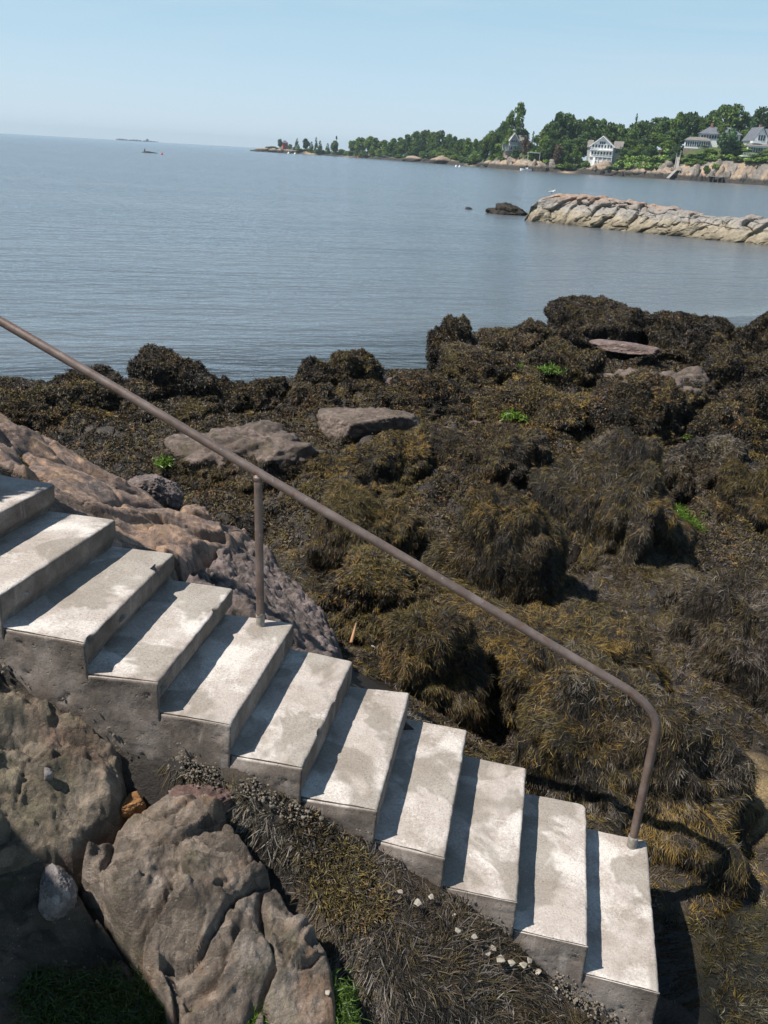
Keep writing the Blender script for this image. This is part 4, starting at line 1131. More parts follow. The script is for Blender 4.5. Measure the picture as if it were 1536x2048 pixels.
f1, f2, rv, off = worley2(np.column_stack([al / 1.0, ac / .42]) + 11)
m2_ = smoothstep(-.15, .25, perlin(np.column_stack([bx * .35, bz, by * 0 + 4])))
rel += m2_ * ((rv[:, 0] - .5) * .22 + (off * (rv[:, 1:3] - .5)).sum(1) * .3 - .14 * np.exp(-(f2 - f1) / .07) * (rv[:, 3] > .4))
# level ledges along the crest
f1, f2, rv, off = worley2(np.column_stack([(bx + wx_) / 1.7, (bz + .3 * wz_ + .08 * bx) / .55]) + 31)
up2 = smoothstep(.45, .6, bz / np.maximum(np.repeat(hp, nf), .2)) * smoothstep(3, 7, bx)
rel += up2 * ((rv[:, 0] - .5) * .35 - .22 * np.exp(-(f2 - f1) / .06))
rel += .06 * fbm(np.column_stack([bx, by, bz]) * 3, 4)
fall = np.minimum(1, (bx / .8)) 
V = A + ax * bx[:, None] + nrm_ * (by - rel * .85 * np.where(TT.ravel() < .62, 1, .15))[:, None] + np.array([0, 0, 1.0]) * (bz + rel * np.where(TT.ravel() > .45, .35, .12) * fall)[:, None]
base = np.array([V[:, 0].mean(), V[:, 1].mean(), 0])
isl = mk('rock_islet', V - base, grid_faces(ns, nf)[:, ::-1], M['islet'], smooth=True); isl.location = base
tag(isl, 'long tan and grey islet of split granite standing in the water at right', 'islet')
B_('black weed-covered rock in the water off the left tip of the granite islet', 972, 1048, 406, 431, g=-.05, seed=70, style='tuft', mix='black', nexp=1.25, h=1.05, depth=.7, rough=1.3, cat='rock', name='weedy_rock', cover=.15)
B_('tiny dark rock barely breaking the water left of the weed-covered rock', 930, 945, 414, 420, g=-.05, seed=71, style=None, planes=8, rough=.5, cat='rock', name='weedy_rock', sub=3)
B_('dark low reef rock far out on the water at left carrying a black bird', 284, 314, 302, 307.2, g=-.2, seed=72, style=None, planes=8, rough=.5, cat='rock', name='reef_rock', sub=3, depth=.4)
B_('small dark reef rock far out on the water left of the bird rock', 271, 280, 304, 306, g=-.2, seed=73, style=None, planes=8, rough=.5, cat='rock', name='reef_rock', sub=3, depth=.4)
M['white'] = plain('white_paint', (.86, .86, .84), .5, 0, .05, 2)
M['black'] = plain('black_feathers', (.015, .015, .018), .6)
M['greyp'] = plain('grey_feathers', (.42, .43, .45), .6)
M['redp'] = plain('red_paint', (.62, .06, .04), .5)
def skinned(pts, edges, radii):
    me = bpy.data.meshes.new('tmp'); me.from_pydata([tuple(p) for p in pts], edges, [])
    o = bpy.data.objects.new('tmp', me); COL.objects.link(o)
    md = o.modifiers.new('s', 'SKIN'); md2 = o.modifiers.new('u', 'SUBSURF'); md2.levels = 2
    for i, r in enumerate(radii):
        me.skin_vertices[0].data[i].radius = (r, r)
    me.skin_vertices[0].data[0].use_root = True
    dg = bpy.context.evaluated_depsgraph_get(); dg.update()
    out_ = bpy.data.meshes.new_from_object(o.evaluated_get(dg))
    bpy.data.objects.remove(o); return out_
def bird(px, py, d, size, lab, body, wing, upright):
    z = fz(px, py, d); loc = at_dist(px, py, d)
    if upright:
        pts = [(0, 0, .18), (0, .02, .38), (0, .0, .58), (0, -.04, .74), (0, -.10, .80), (0, -.22, .79), (0, .10, .05)]
        ed = [(0, 1), (1, 2), (2, 3), (3, 4), (4, 5), (0, 6)]; rd = [.09, .12, .08, .045, .05, .012, .04]
    else:
        pts = [(0, 0, .20), (0, -.16, .24), (0, -.26, .34), (0, -.30, .42), (0, -.42, .41), (0, .18, .20), (0, .36, .22)]
        ed = [(0, 1), (1, 2), (2, 3), (3, 4), (0, 5), (5, 6)]; rd = [.12, .11, .065, .06, .015, .085, .02]
    me = skinned(np.array(pts) * size, ed, np.array(rd) * size); me.materials.append(body); me.name = 'bird'
    o = bpy.data.objects.new('bird', me); COL.objects.link(o); o.location = loc; o.rotation_euler = (0, 0, 1.2)
    tag(o, lab, 'bird')
    for s in (-1, 1):
        bm = bmesh.new(); bmesh.ops.create_uvsphere(bm, u_segments=10, v_segments=8, radius=1)
        for vtx in bm.verts: vtx.co = Vector((vtx.co.x * .035 + s * .10, vtx.co.y * (.1 if upright else .22) + .06, vtx.co.z * (.2 if upright else .08) + (.36 if upright else .24))) * size
        from_bm('wing', bm, wing, o, True)
        V, F = tube(np.array([(s * .04, .0, .12), (s * .04, 0, 0), (s * .04, -.05, -.01)]) * size, .012 * size, 6)
        mk('leg', V, F, M['redp'], o)
bird(1103, 388, dA + 1.2, .72, 'white and grey gull resting on top of the granite islet', M['white'], M['greyp'], False)
bird(290, 304, 353, 1.6, 'black cormorant standing upright on the low reef rock', M['black'], M['black'], True)

# ------------------------------------------------------------------ the far shore
PXD = [(480, 990), (600, 975), (690, 930), (790, 770), (860, 700), (940, 615), (1000, 535), (1060, 505), (1200, 505), (1340, 495), (1450, 485), (1540, 478), (1700, 470)]
def dshore(px): return np.interp(px, *zip(*PXD))
def hc_(px): return np.interp(px, [500, 520, 560, 600, 640, 690, 715, 790, 850, 880, 900, 925, 950, 970, 1000, 1080, 1105, 1125, 1150, 1175, 1190, 1240, 1300, 1340, 1380, 1430, 1480, 1540, 1700],
                                   [0.3, 3.5, 4.2, 3, 1.2, 1.5, .8, 1.6, 2.2, 4.5, 4.0, 1.0, 1.2, 2.5, 5, 5.5, 3.5, 1.2, 1.2, 3.5, 4.2, 3.2, 4.5, 5.5, 7.5, 9.5, 10, 10, 9])
def hi_(px): return np.interp(px, [500, 560, 690, 800, 900, 940, 980, 1010, 1060, 1130, 1200, 1300, 1380, 1450, 1540, 1700], [.5, 5, 4, 4, 4, 2.5, 8, 10.5, 10, 7, 6.5, 14, 16.5, 17, 19, 20])
def far_h(px, t_):
    z = hc_(px) * smoothstep(-1, 9, t_) + (hi_(px) - hc_(px)) * smoothstep(8, 28, t_)
    return np.where(t_ < -1, -.6 + 0 * z, z)
def far_at(px, t_, z=None):
    """place on the far shore: picture column and metres inland from its waterline"""
    d = float(dshore(px)) + t_; h = fdir(px)
    zz = float(far_h(np.array([px]), np.array([t_]))[0]) if z is None else z
    return np.array([h[0] * d, h[1] * d, zz]), d
pxs = np.arange(500, 1640, 1.5); ts = np.concatenate([[-8, -4, -1.5], np.linspace(-1, 14, 24), np.linspace(17, 60, 14), np.linspace(70, 240, 8)])
PX, TT = np.meshgrid(pxs, ts, indexing='ij')
hd_ = np.array([fdir(a)[:2] for a in pxs]); dd_ = dshore(pxs)[:, None] + ts[None]
x = (hd_[:, :1] * dd_).ravel(); y = (hd_[:, 1:] * dd_).ravel(); px_ = PX.ravel(); t_ = TT.ravel()
z = far_h(px_, t_)
Pn = np.column_stack([x, y, z * 0])
rockiness = smoothstep(16, 4, t_) * (t_ > -1.2)
z = z + rockiness * (0.9 * fbm(Pn * .18, 4) + .5 * fbm(Pn * .6, 3)) * np.minimum(1, hc_(px_) / 3) + 0.3 * fbm(Pn * .05, 3) * (t_ > 20)
nz_ = fbm(Pn * .12 + 3, 4)
beachy = np.maximum.reduce([np.exp(-((px_ - c_) / w_) ** 2) for c_, w_ in ((1135, 14), (620, 12), (695, 9), (940, 8))])
tan = np.array([.34, .25, .17]) * (1 + .3 * nz_)[:, None]; tan[:, 0] += .05 * fbm(Pn * .3, 2)
gry = np.array([.21, .185, .16])[None] * (1 + .3 * nz_)[:, None]
mixr = smoothstep(-.2, .3, fbm(Pn * .2 + 30, 3))[:, None]
cl_ = tan * (1 - mixr) + gry * mixr
sandm = (beachy * smoothstep(12, 2, t_))[:, None]; cl_ = cl_ * (1 - sandm) + np.array([.42, .29, .18]) * sandm
dark = (smoothstep(3.2, 2.2, z + .5 * nz_) * (1 - .8 * beachy))[:, None]; cl_ = cl_ * (1 - dark) + np.array([.035, .03, .024]) * dark
grn = (smoothstep(8, 15, t_ + 5 * nz_))[:, None] * 1.0; cl_ = cl_ * (1 - grn) + np.array([.055, .075, .022]) * (1 + .4 * nz_[:, None]) * grn
m, t, out = new_mat('far_shore_rock_and_turf')
c = t.n('ShaderNodeAttribute', _attribute_name='Col').outputs['Color']
c = t.mix(1.0, c, t.ramp(t.noise(t.pos(), .9, 4, .7), [(.3, .65), (.7, 1.35)]), 'MULTIPLY')
pbsdf(t, out, Base__Color=c, Roughness=.9)
hl = mk('headland', np.column_stack([x, y, z]), grid_faces(len(pxs), len(ts))[:, ::-1], m, smooth=True, col=np.clip(cl_, .005, 1))
tag(hl, kind='structure')
# thin far island on the horizon
ip = []
for a in np.linspace(232, 316, 40):
    h = fdir(a); hh = 4 + 4 * abs(math.sin(a * .11)) * math.exp(-((a - 255) / 40) ** 2) + 3 * math.sin(a * .9) + (8 if 292 < a < 297 else 0)
    ip += [[h[0] * 5200, h[1] * 5200, -1], [h[0] * 5200, h[1] * 5200, hh], [h[0] * 5500, h[1] * 5500, hh * .8], [h[0] * 5500, h[1] * 5500, -1]]
isl2 = mk('distant_hills', np.array(ip), grid_faces(40, 4)[:, ::-1], plain('distant_wood', (.05, .06, .04), .9, 0, .1, .01)); tag(isl2, kind='structure')

# shore rocks, each its own
def shore_rock_mat(name, a_, b_):
    m, t, out = new_mat(name); p = t.pos(); z = t.n('ShaderNodeSeparateXYZ', Vector=p).outputs[2]
    c = t.ramp(t.noise(p, .35, 6, .65, .4), [(.35, a_), (.65, b_)])
    c = t.mix(1.0, c, t.ramp(t.noise(p, 1.6, 5, .7), [(.3, .6), (.7, 1.35)]), 'MULTIPLY')
    k = t.ramp(t.math('ADD', z, t.math('MULTIPLY', t.noise(p, .5, 3), 1.2)), [(.0, 1.0), (1.0, 1.0)])
    dk = t.math('SUBTRACT', 3.9, t.math('ADD', z, t.math('MULTIPLY', t.noise(p, .5, 3), 1.6)), True)
    c = t.mix(dk, c, (.035, .03, .024))
    pbsdf(t, out, Base__Color=c, Roughness=.9, Normal=t.bump(t.noise(p, 1.2, 7, .7), 1.0, .35)); return m
M['sr1'] = shore_rock_mat('tan_shore_granite', (.20, .165, .13), (.40, .29, .20))
M['sr2'] = shore_rock_mat('grey_shore_granite', (.13, .115, .10), (.28, .24, .20))
def shore_rock(px, t_, w, h, seed, mat, label, group, sink=.4):
    r = np.random.default_rng(seed)
    D0, F0 = ico(4)
    pn = r.normal(size=(9, 3)); pn[:, 2] = np.abs(pn[:, 2]) * .7; pn /= np.linalg.norm(pn, axis=1)[:, None]; ph = r.uniform(.5, .9, 9)
    dn = D0 @ pn.T; k = np.where(dn > 1e-3, ph[None] / np.maximum(dn, 1e-3), 1.0).min(1); k = np.minimum(k, 1.0)
    k *= 1 + .12 * fbm(D0 * 2.2 + seed, 3)
    P, d = far_at(px, t_)
    hd = fdir(px); ex = np.array([hd[1], -hd[0], 0])
    V = D0 * k[:, None] * np.array([w / 2, w / 2 * r.uniform(.7, 1.1), h])
    V = V[:, :1] * ex + V[:, 1:2] * hd + V[:, 2:] * np.array([0, 0, 1.])
    o = mk('shore_rock', V, F0, mat, smooth=True); o.location = (P[0], P[1], P[2] - sink)
    return tag(o, label, 'rock', group)
rr_ = random.Random(5)
GR1 = ('tan and dark banded granite rock at the waterline of the wooded headland', 'granite rocks along the headland waterline')
for i in range(34):
    px = rr_.choice([rr_.uniform(958, 1112), rr_.uniform(1180, 1350), rr_.uniform(1240, 1350)])
    shore_rock(px, rr_.uniform(0, 9), rr_.uniform(3.5, 9), rr_.uniform(1.6, 4.2), 300 + i, M['sr1'] if rr_.random() < .6 else M['sr2'], *GR1)
GR2 = ('tall upright granite buttress in the cliff below the two right houses', 'granite buttresses of the right cliff')
for i in range(26):
    px = 1345 + i * 8.6 + rr_.uniform(-4, 4)
    shore_rock(px, rr_.uniform(1, 6), rr_.uniform(4, 8.5), rr_.uniform(6.5, 10.5) * (0.75 if px < 1390 else 1), 400 + i, M['sr1'] if rr_.random() < .5 else M['sr2'], *GR2, sink=5.5)
GR3 = ('pale granite hump on the low point beyond the bay', 'granite humps on the low point')
for px, t_, w, h in ((522, 3, 14, 3.2), (535, 6, 12, 3), (548, 4, 14, 3), (560, 4, 12, 2.5), (580, 3, 12, 2), (668, 2, 10, 1.6), (735, 5, 9, 4), (760, 2, 14, 2)):
    shore_rock(px, t_, w, h, 500 + px, M['sr1'], *GR3)
shore_rock(885, 4, 26, 6.0, 77, M['sr1'], 'large pale domed granite outcrop left of the grassy gap in the far wood', None)
shore_rock(832, 4, 22, 4.0, 78, M['sr1'], 'pinkish granite outcrop left of the large pale dome on the far shore', None)
shore_rock(840, -5, 42, 1.8, 79, M['sr2'], 'long low dark reef under the granite outcrops of the far shore', None)
shore_rock(1205, 9, 13, 4.6, 80, M['sr1'], 'rounded pinkish rock carrying the tall glazed white house', None)

# trees
def crown_mesh(name, kind, seed):
    r = np.random.default_rng(seed)
    cs = []
    if kind == 'round':
        for i in range(32):
            d = r.normal(size=3); d /= np.linalg.norm(d); d[2] = d[2] * 1.0 + .08
            c = np.array([0, 0, .52]) + d * np.array([.34, .34, .38]) * r.uniform(.5, 1.0)
            cs.append((c, r.uniform(.11, .19), r.uniform(.7, 1.3)))
        n, sz = 3000, (.028, .055)
    elif kind == 'poplar':
        for i in range(30):
            z = r.uniform(.06, .97); w = .46 * min(1, (1.05 - z) * 1.5) ** .8 * r.uniform(.55, 1.1)
            a = r.uniform(0, 6.28); cs.append((np.array([math.cos(a) * w * .7, math.sin(a) * w * .7, z]), r.uniform(.07, .13), r.uniform(.75, 1.25)))
        n, sz = 3000, (.018, .04)
    elif kind == 'conifer':
        for i in range(40):
            z = r.uniform(.08, 1.0); w = .42 * (1.03 - z) ** .8
            a = r.uniform(0, 6.28); cs.append((np.array([math.cos(a) * w * .75, math.sin(a) * w * .75, z - .03]), .035 + .10 * (1 - z), r.uniform(.75, 1.2)))
        n, sz = 2200, (.02, .045)
    else:                         # bush
        for i in range(16):
            a = r.uniform(0, 6.28); q = r.uniform(0, .36)
            cs.append((np.array([math.cos(a) * q, math.sin(a) * q, r.uniform(.15, .62)]), r.uniform(.16, .26), r.uniform(.75, 1.3)))
        n, sz = 1300, (.04, .085)
    C = np.array([c[0] for c in cs]); R = np.array([c[1] for c in cs]); T = np.array([c[2] for c in cs])
    i = r.choice(len(cs), n, p=R ** 2 / (R ** 2).sum())
    d = r.normal(size=(n, 3)); d /= np.linalg.norm(d, axis=1)[:, None]; d[:, 2] = np.where(d[:, 2] < -.5, -d[:, 2], d[:, 2])
    P = C[i] + d * (R[i] * r.uniform(.6, 1.08, n))[:, None]
    N = d + .8 * r.normal(size=(n, 3)); N /= np.linalg.norm(N, axis=1)[:, None]
    U = np.cross(N, r.normal(size=(n, 3))); U /= np.linalg.norm(U, axis=1)[:, None]; W = np.cross(N, U)
    s = r.uniform(*sz, n)[:, None]
    V = np.stack([P - U * s - W * s * .35, P + U * s * .2 - W * s * .7, P + U * s + W * s * .3, P - U * s * .1 + W * s * .7], 1).reshape(-1, 3)
    F = np.arange(4 * n).reshape(-1, 4)
    col = np.repeat(np.array([.090, .150, .040])[None] * (T[i] * r.uniform(.75, 1.3, n))[:, None] * np.column_stack([r.uniform(.8, 1.25, n), np.ones(n), np.ones(n)]), 4, 0)
    return V, F, col
def trunk_mesh(kind, seed):
    r = np.random.default_rng(seed)
    top = {'round': .55, 'poplar': .85, 'conifer': .95, 'bush': .3}[kind]
    w = {'round': .022, 'poplar': .018, 'conifer': .016, 'bush': .015}[kind]
    Vs, Fs, n = [], [], 0
    paths = [(np.array([(0, 0, -.06), (.006, 0, top * .4), (-.006, .008, top)]), [w, w * .75, w * .25])]
    for k in range({'round': 5, 'poplar': 5, 'conifer': 4, 'bush': 4}[kind]):
        a = r.uniform(0, 6.28); z = top * r.uniform(.35, .7); l = r.uniform(.15, .3)
        paths.append((np.array([(0, 0, z), (math.cos(a) * l * .5, math.sin(a) * l * .5, z + l * .45), (math.cos(a) * l, math.sin(a) * l, z + l)]), [w * .5, w * .35, w * .12]))
    for p_, rd in paths:
        V, F = tube(p_, rd, 6); Vs.append(V); Fs += [f + n for f in F]; n += len(V)
    return np.concatenate(Vs), Fs
protos = {}
def tree(kind, variant, P, h, w, label, group=None, tint=None, name='tree', cat='tree'):
    key = (kind, variant)
    if key not in protos:
        V, F, c_ = crown_mesh('crown', kind, 40 + variant * 7 + len(kind)); V2, F2 = trunk_mesh(kind, variant)
        a = mk('crown', V, F, M['leaf'], None, col=c_); b = mk('trunk', V2, F2, M['bark'])
        protos[key] = (a.data, b.data); bpy.data.objects.remove(a); bpy.data.objects.remove(b)
    root = empty(name, tuple(P), label, cat, group, rz=rr_.uniform(0, 6.28)); root.scale = (w, w, h)
    for nm_, me in zip(('crown', 'trunk'), protos[key]):
        if tint and nm_ == 'crown':
            me = me.copy(); me.materials.clear(); me.materials.append(tint)
        o = bpy.data.objects.new(nm_, me); COL.objects.link(o); o.parent = root
    return root
def leaf_tint(name, mul):
    m, t, out = new_mat(name)
    c = t.mix(1.0, t.n('ShaderNodeAttribute', _attribute_name='Col').outputs['Color'], mul, 'MULTIPLY')
    pbsdf(t, out, Base__Color=c, Roughness=.6); return m
M['leafred'] = leaf_tint('dark_red_leaves', (1.1, .42, .75)); M['leaflight'] = leaf_tint('fresh_green_leaves', (1.8, 1.75, .95)); M['leafdark'] = leaf_tint('dark_evergreen_needles', (.55, .72, .8))
def place_tree(kind, px, top, t_, wpx, label, group=None, tint=None, variant=None, name='tree', cat='tree'):
    P, d = far_at(px, t_)
    z = fz(px, top, d); h = max(2.0, (z - P[2]) * 1.06); w = wpx * d / 1847
    return tree(kind, rr_.randrange(4) if variant is None else variant, P, h, w, label, group, tint, name, cat)
G_A = ('leafy round-crowned tree in the dense wood behind the houses on the headland', 'trees of the wood on the headland')
G_B = ('hazy green tree in the wood along the far shore left of the white cottage', 'trees of the far shore wood')
G_C = ('small dark tree on the low point beside the red house', 'trees on the low point')
G_D = ('bright green bush on the slope above the headland rocks', 'bushes on the headland slope')
for px, top, t_, w in ((594, 277, 14, 14), (612, 279, 14, 16), (623, 284, 12, 14), (640, 282, 14, 14), (655, 287, 12, 14), (668, 284, 10, 18), (682, 299, 10, 18), (580, 289, 12, 10)):
    place_tree('conifer' if w == 14 else 'round', px, top, t_, w * 1.15, *G_C)
place_tree('poplar', 672, 276, 12, 11, 'tall two-headed tree at the right end of the low point')
place_tree('conifer', 632, 275, 14, 12, 'tallest pointed cedar on the low point', tint=M['leafdark'])
place_tree('round', 560, 279, 8, 11, 'lone windswept pine left of the red house on the low point', tint=M['leafdark'])
for px, top, t_, w in ((705, 283, 18, 26), (722, 277, 22, 30), (738, 275, 24, 30), (752, 279, 26, 24), (768, 282, 22, 26), (785, 279, 24, 26), (800, 277, 26, 26), (815, 272, 28, 28), (832, 267, 34, 30), (848, 263, 40, 30), (862, 268, 36, 26),
                      (878, 264, 40, 30), (893, 272, 36, 26), (905, 276, 34, 26), (920, 280, 42, 24), (935, 281, 50, 24), (950, 281, 46, 22), (962, 281, 42, 22), (718, 296, 10, 18), (760, 298, 10, 18), (745, 293, 12, 22), (790, 300, 12, 18), (826, 293, 16, 24), (858, 296, 16, 24),
                      (880, 292, 22, 24), (900, 298, 24, 22), (925, 302, 38, 20), (945, 302, 38, 20), (962, 300, 30, 20), (840, 282, 26, 26), (870, 282, 30, 26), (805, 290, 18, 24), (778, 292, 16, 22), (912, 290, 34, 24)):
    place_tree('round', px, top, t_, w * 1.1, *G_B)
place_tree('poplar', 1025, 209, 20, 62, 'tall ragged poplar behind the small white cottage')
for px, top, t_, w in ((978, 266, 22, 34), (992, 258, 26, 34), (1006, 246, 30, 34), (1040, 262, 34, 30), (1078, 268, 20, 34), (1092, 252, 30, 40), (1112, 231, 40, 58), (1130, 236, 44, 46), (1150, 244, 44, 46), (1172, 240, 46, 46), (1192, 244, 48, 46), (1212, 250, 46, 40), (1232, 254, 50, 40),
                      (1252, 254, 50, 44), (1272, 245, 54, 46), (1296, 242, 56, 46), (1318, 240, 58, 44), (1340, 232, 60, 46), (1362, 228, 62, 46), (1384, 236, 64, 38), (1404, 226, 62, 46), (1430, 214, 60, 60), (1452, 218, 62, 52), (1480, 236, 64, 40), (1504, 222, 62, 48), (1530, 220, 62, 50), (1560, 222, 60, 54), (1590, 230, 58, 50),
                      (1100, 282, 16, 34), (1122, 276, 22, 36), (1142, 280, 24, 34), (1160, 268, 28, 40), (1182, 262, 34, 40), (1236, 276, 26, 40), (1258, 280, 26, 40), (1282, 272, 30, 42), (1304, 268, 32, 42), (1326, 264, 36, 40), (1350, 262, 44, 36), (1150, 300, 14, 28), (1130, 304, 12, 28), (1240, 296, 20, 30), (1262, 298, 20, 34),
                      (1430, 252, 40, 40), (1475, 262, 44, 34), (968, 284, 14, 26), (986, 282, 12, 26), (1086, 300, 10, 24), (1546, 262, 40, 40)):
    place_tree('round', px, top, t_, w * 1.08, *G_A)
place_tree('round', 1444, 262, 14, 46, 'dark broad tree standing in front of the long white house', tint=M['leafdark'])
place_tree('conifer', 1258, 229, 70, 18, 'tall thin spruce poking above the wood behind the glazed white house', tint=M['leafdark'])
place_tree('conifer', 1061, 264, 18, 20, 'dark pointed spruce right of the small white cottage', tint=M['leafdark'])
place_tree('conifer', 1486, 224, 48, 34, 'big dark conifer between the long white house and the terraced white house', tint=M['leafdark'])
place_tree('round', 1048, 278, 12, 24, 'dark red-leaved tree below the pointed spruce', tint=M['leafred'])
place_tree('round', 1112, 292, 10, 24, 'purplish dark tree on the slope between the two gabled houses', tint=M['leafred'])
place_tree('round', 1030, 300, 8, 20, 'dark bush-like tree growing in front of the small white cottage', tint=M['leafdark'])
place_tree('bush', 1222, 331, 5, 26, 'black-green rounded bush right of the glazed white house porch', tint=M['leafdark'], name='bush', cat='bush')
place_tree('bush', 1318, 297, 22, 16, 'reddish bush left of the long white house', tint=M['leafred'], name='bush', cat='bush')
for px, top, t_, w in ((1236, 316, 8, 22), (1252, 312, 12, 26), (1268, 309, 14, 28), (1284, 307, 14, 28), (1300, 308, 13, 28), (1318, 306, 15, 30), (1334, 308, 14, 26), (1258, 322, 7, 22), (1276, 322, 8, 24), (1296, 322, 8, 24), (1316, 323, 8, 22), (1366, 312, 14, 26), (1384, 306, 16, 28), (1402, 302, 16, 34),
                      (1378, 322, 9, 22), (1398, 318, 10, 26), (1420, 308, 12, 30), (1446, 306, 13, 34), (1456, 298, 18, 26), (1470, 312, 10, 26), (1490, 314, 9, 30), (1512, 312, 9, 32), (1536, 304, 10, 40), (1430, 324, 5, 18), (1412, 328, 4, 16), (1132, 322, 9, 24), (1118, 326, 8, 20), (1146, 326, 10, 18), (1004, 312, 10, 22), (1092, 316, 8, 18), (1172, 318, 8, 18), (1350, 297, 24, 20), (1362, 296, 25, 20), (1374, 297, 25, 22), (1386, 297, 26, 20), (1396, 297, 26, 20)):
    place_tree('bush', px, top, t_, w, *G_D, tint=M['leaflight'] if rr_.random() < .55 else None, name='bush', cat='bush')
for px, top, t_, w in ((545, 292, 8, 26), (600, 295, 8, 24), (640, 297, 8, 24), (700, 300, 8, 20), (735, 305, 6, 22), (870, 312, 12, 20), (905, 310, 16, 20)):
    place_tree('bush', px, top, t_, w, 'low green scrub bush along the far shore at the foot of the wood', 'scrub bushes along the far shore', name='bush', cat='bush')
def place_h(kind, px, t_, h, w, label, group, tint=None):
    P, d = far_at(px, t_)
    return tree(kind, rr_.randrange(4), P - np.array([0, 0, .4]), h, w, label, group, tint, 'tree' if kind == 'round' else 'bush', 'tree' if kind == 'round' else 'bush')
for i in range(60):               # understorey closing the wood down to the rocks
    px = rr_.choice([rr_.uniform(965, 1115), rr_.uniform(1235, 1345), rr_.uniform(1240, 1545), rr_.uniform(1400, 1545)])
    if 1005 < px < 1045: continue
    t_ = rr_.uniform(13, 27) if not (1345 < px < 1405) else rr_.uniform(13, 18)
    place_h('round' if rr_.random() < .45 else 'bush', px, t_, rr_.uniform(4.0, 7.5) if px < 1345 else rr_.uniform(1.6, 3.4), rr_.uniform(6, 10), 'leafy understorey tree on the slope between the headland rocks and the houses', 'understorey on the headland slope', M['leaflight'] if rr_.random() < .35 else None)
for i in range(46):
    px = rr_.uniform(700, 965)
    place_h('bush', px, rr_.uniform(10, 26), rr_.uniform(4, 8), rr_.uniform(8, 13), 'dark green thicket bush under the trees of the far shore wood', 'thicket under the far shore wood')
for i in range(16):
    place_h('bush', rr_.uniform(585, 700), rr_.uniform(9, 16), rr_.uniform(2.5, 5.5), rr_.uniform(6, 11), 'low thicket bush between the trees of the low point', 'thicket on the low point')
# houses
M['shingle'] = plain('grey_shingle', (.42, .415, .40), .8, 0, .15, .8)
M['roofb'] = plain('brown_grey_roof', (.20, .175, .155), .85, 0, .2, .6)
M['roofg'] = plain('slate_grey_roof', (.13, .14, .16), .8, 0, .2, .6)
M['stone'] = plain('stone_base', (.30, .24, .19), .9, 0, .3, .7)
M['brickc'] = plain('brick_chimney', (.30, .16, .12), .9, 0, .2, 1.5)
M['red_wall'] = plain('red_boards', (.50, .10, .085), .8, 0, .15, .8)
m, t, out = new_mat('dark_window_glass'); pbsdf(t, out, Base__Color=(.035, .05, .065, 1), Roughness=.12); M['glass'] = m
def part(root, name, bm, mat):
    bmesh.ops.recalc_face_normals(bm, faces=bm.faces[:]); return from_bm(name, bm, mat, root)
def pbox(root, name, a, mat):
    bm = bmesh.new(); box(bm, *a); return part(root, name, bm, mat)
def gable(root, name, x0, x1, y0, y1, z0, zr, mat, along='y', over=.5, th=.25):
    """pitched roof; ridge runs along y or x"""
    bm = bmesh.new()
    if along == 'y':
        mx_ = (x0 + x1) / 2; k = (zr - z0) / (mx_ - x0); pr_ = [(x0 - over, z0 - over * k), (mx_, zr), (x1 + over, z0 - over * k)]
        mkp = lambda q, y_: (q[0], y_, q[1])
        a0, a1 = y0 - over, y1 + over
    else:
        my_ = (y0 + y1) / 2; k = (zr - z0) / (my_ - y0); pr_ = [(y0 - over, z0 - over * k), (my_, zr), (y1 + over, z0 - over * k)]
        mkp = lambda q, x_: (x_, q[0], q[1])
        a0, a1 = x0 - over, x1 + over
    lo_ = [[bm.verts.new(mkp(q, a)) for q in pr_] for a in (a0, a1)]
    up_ = [[bm.verts.new(mkp((q[0], q[1] + th), a)) for q in pr_] for a in (a0, a1)]
    for i in (0, 1):
        bm.faces.new((lo_[0][i], lo_[0][i + 1], lo_[1][i + 1], lo_[1][i])); bm.faces.new((up_[0][i], up_[1][i], up_[1][i + 1], up_[0][i + 1]))
    for j in (0, 1):
        for i in (0, 1):
            bm.faces.new((lo_[j][i], up_[j][i], up_[j][i + 1], lo_[j][i + 1]))
    for i in (0, 2):
        bm.faces.new((lo_[0][i], lo_[1][i], up_[1][i], up_[0][i]))
    return part(root, name, bm, mat)
def gwall(root, name, x0, x1, y0, y1, zb, z0, zr, mat, along='y'):
    bm = bmesh.new()
    if along == 'y':
        pf = [(x0, zb), (x1, zb), (x1, z0), ((x0 + x1) / 2, zr), (x0, z0)]; f = lambda q, a: (q[0], a, q[1]); e = (y0, y1)
    else:
        pf = [(y0, zb), (y1, zb), (y1, z0), ((y0 + y1) / 2, zr), (y0, z0)]; f = lambda q, a: (a, q[0], q[1]); e = (x0, x1)
    A_ = [bm.verts.new(f(q, e[0])) for q in pf]; B2 = [bm.verts.new(f(q, e[1])) for q in pf]
    bm.faces.new(A_); bm.faces.new(B2[::-1])
    for i in range(5):
        bm.faces.new((A_[i], A_[(i + 1) % 5], B2[(i + 1) % 5], B2[i]))
    return part(root, name, bm, mat)
def hip(root, name, x0, x1, y0, y1, z0, zr, mat, over=.6, ridge=.5):
    bm = bmesh.new(); x0 -= over; x1 += over; y0 -= over; y1 += over
    r_ = (x1 - x0) * ridge / 2; mx_ = (x0 + x1) / 2; my_ = (y0 + y1) / 2
    b = [bm.verts.new(q) for q in ((x0, y0, z0), (x1, y0, z0), (x1, y1, z0), (x0, y1, z0))]
    rd = [bm.verts.new((mx_ - r_, my_, zr)), bm.verts.new((mx_ + r_, my_, zr))]
    for f in ((b[0], b[1], rd[1], rd[0]), (b[1], b[2], rd[1]), (b[2], b[3], rd[0], rd[1]), (b[3], b[0], rd[0]), (b[3], b[2], b[1], b[0])):
        bm.faces.new(f)
    return part(root, name, bm, mat)
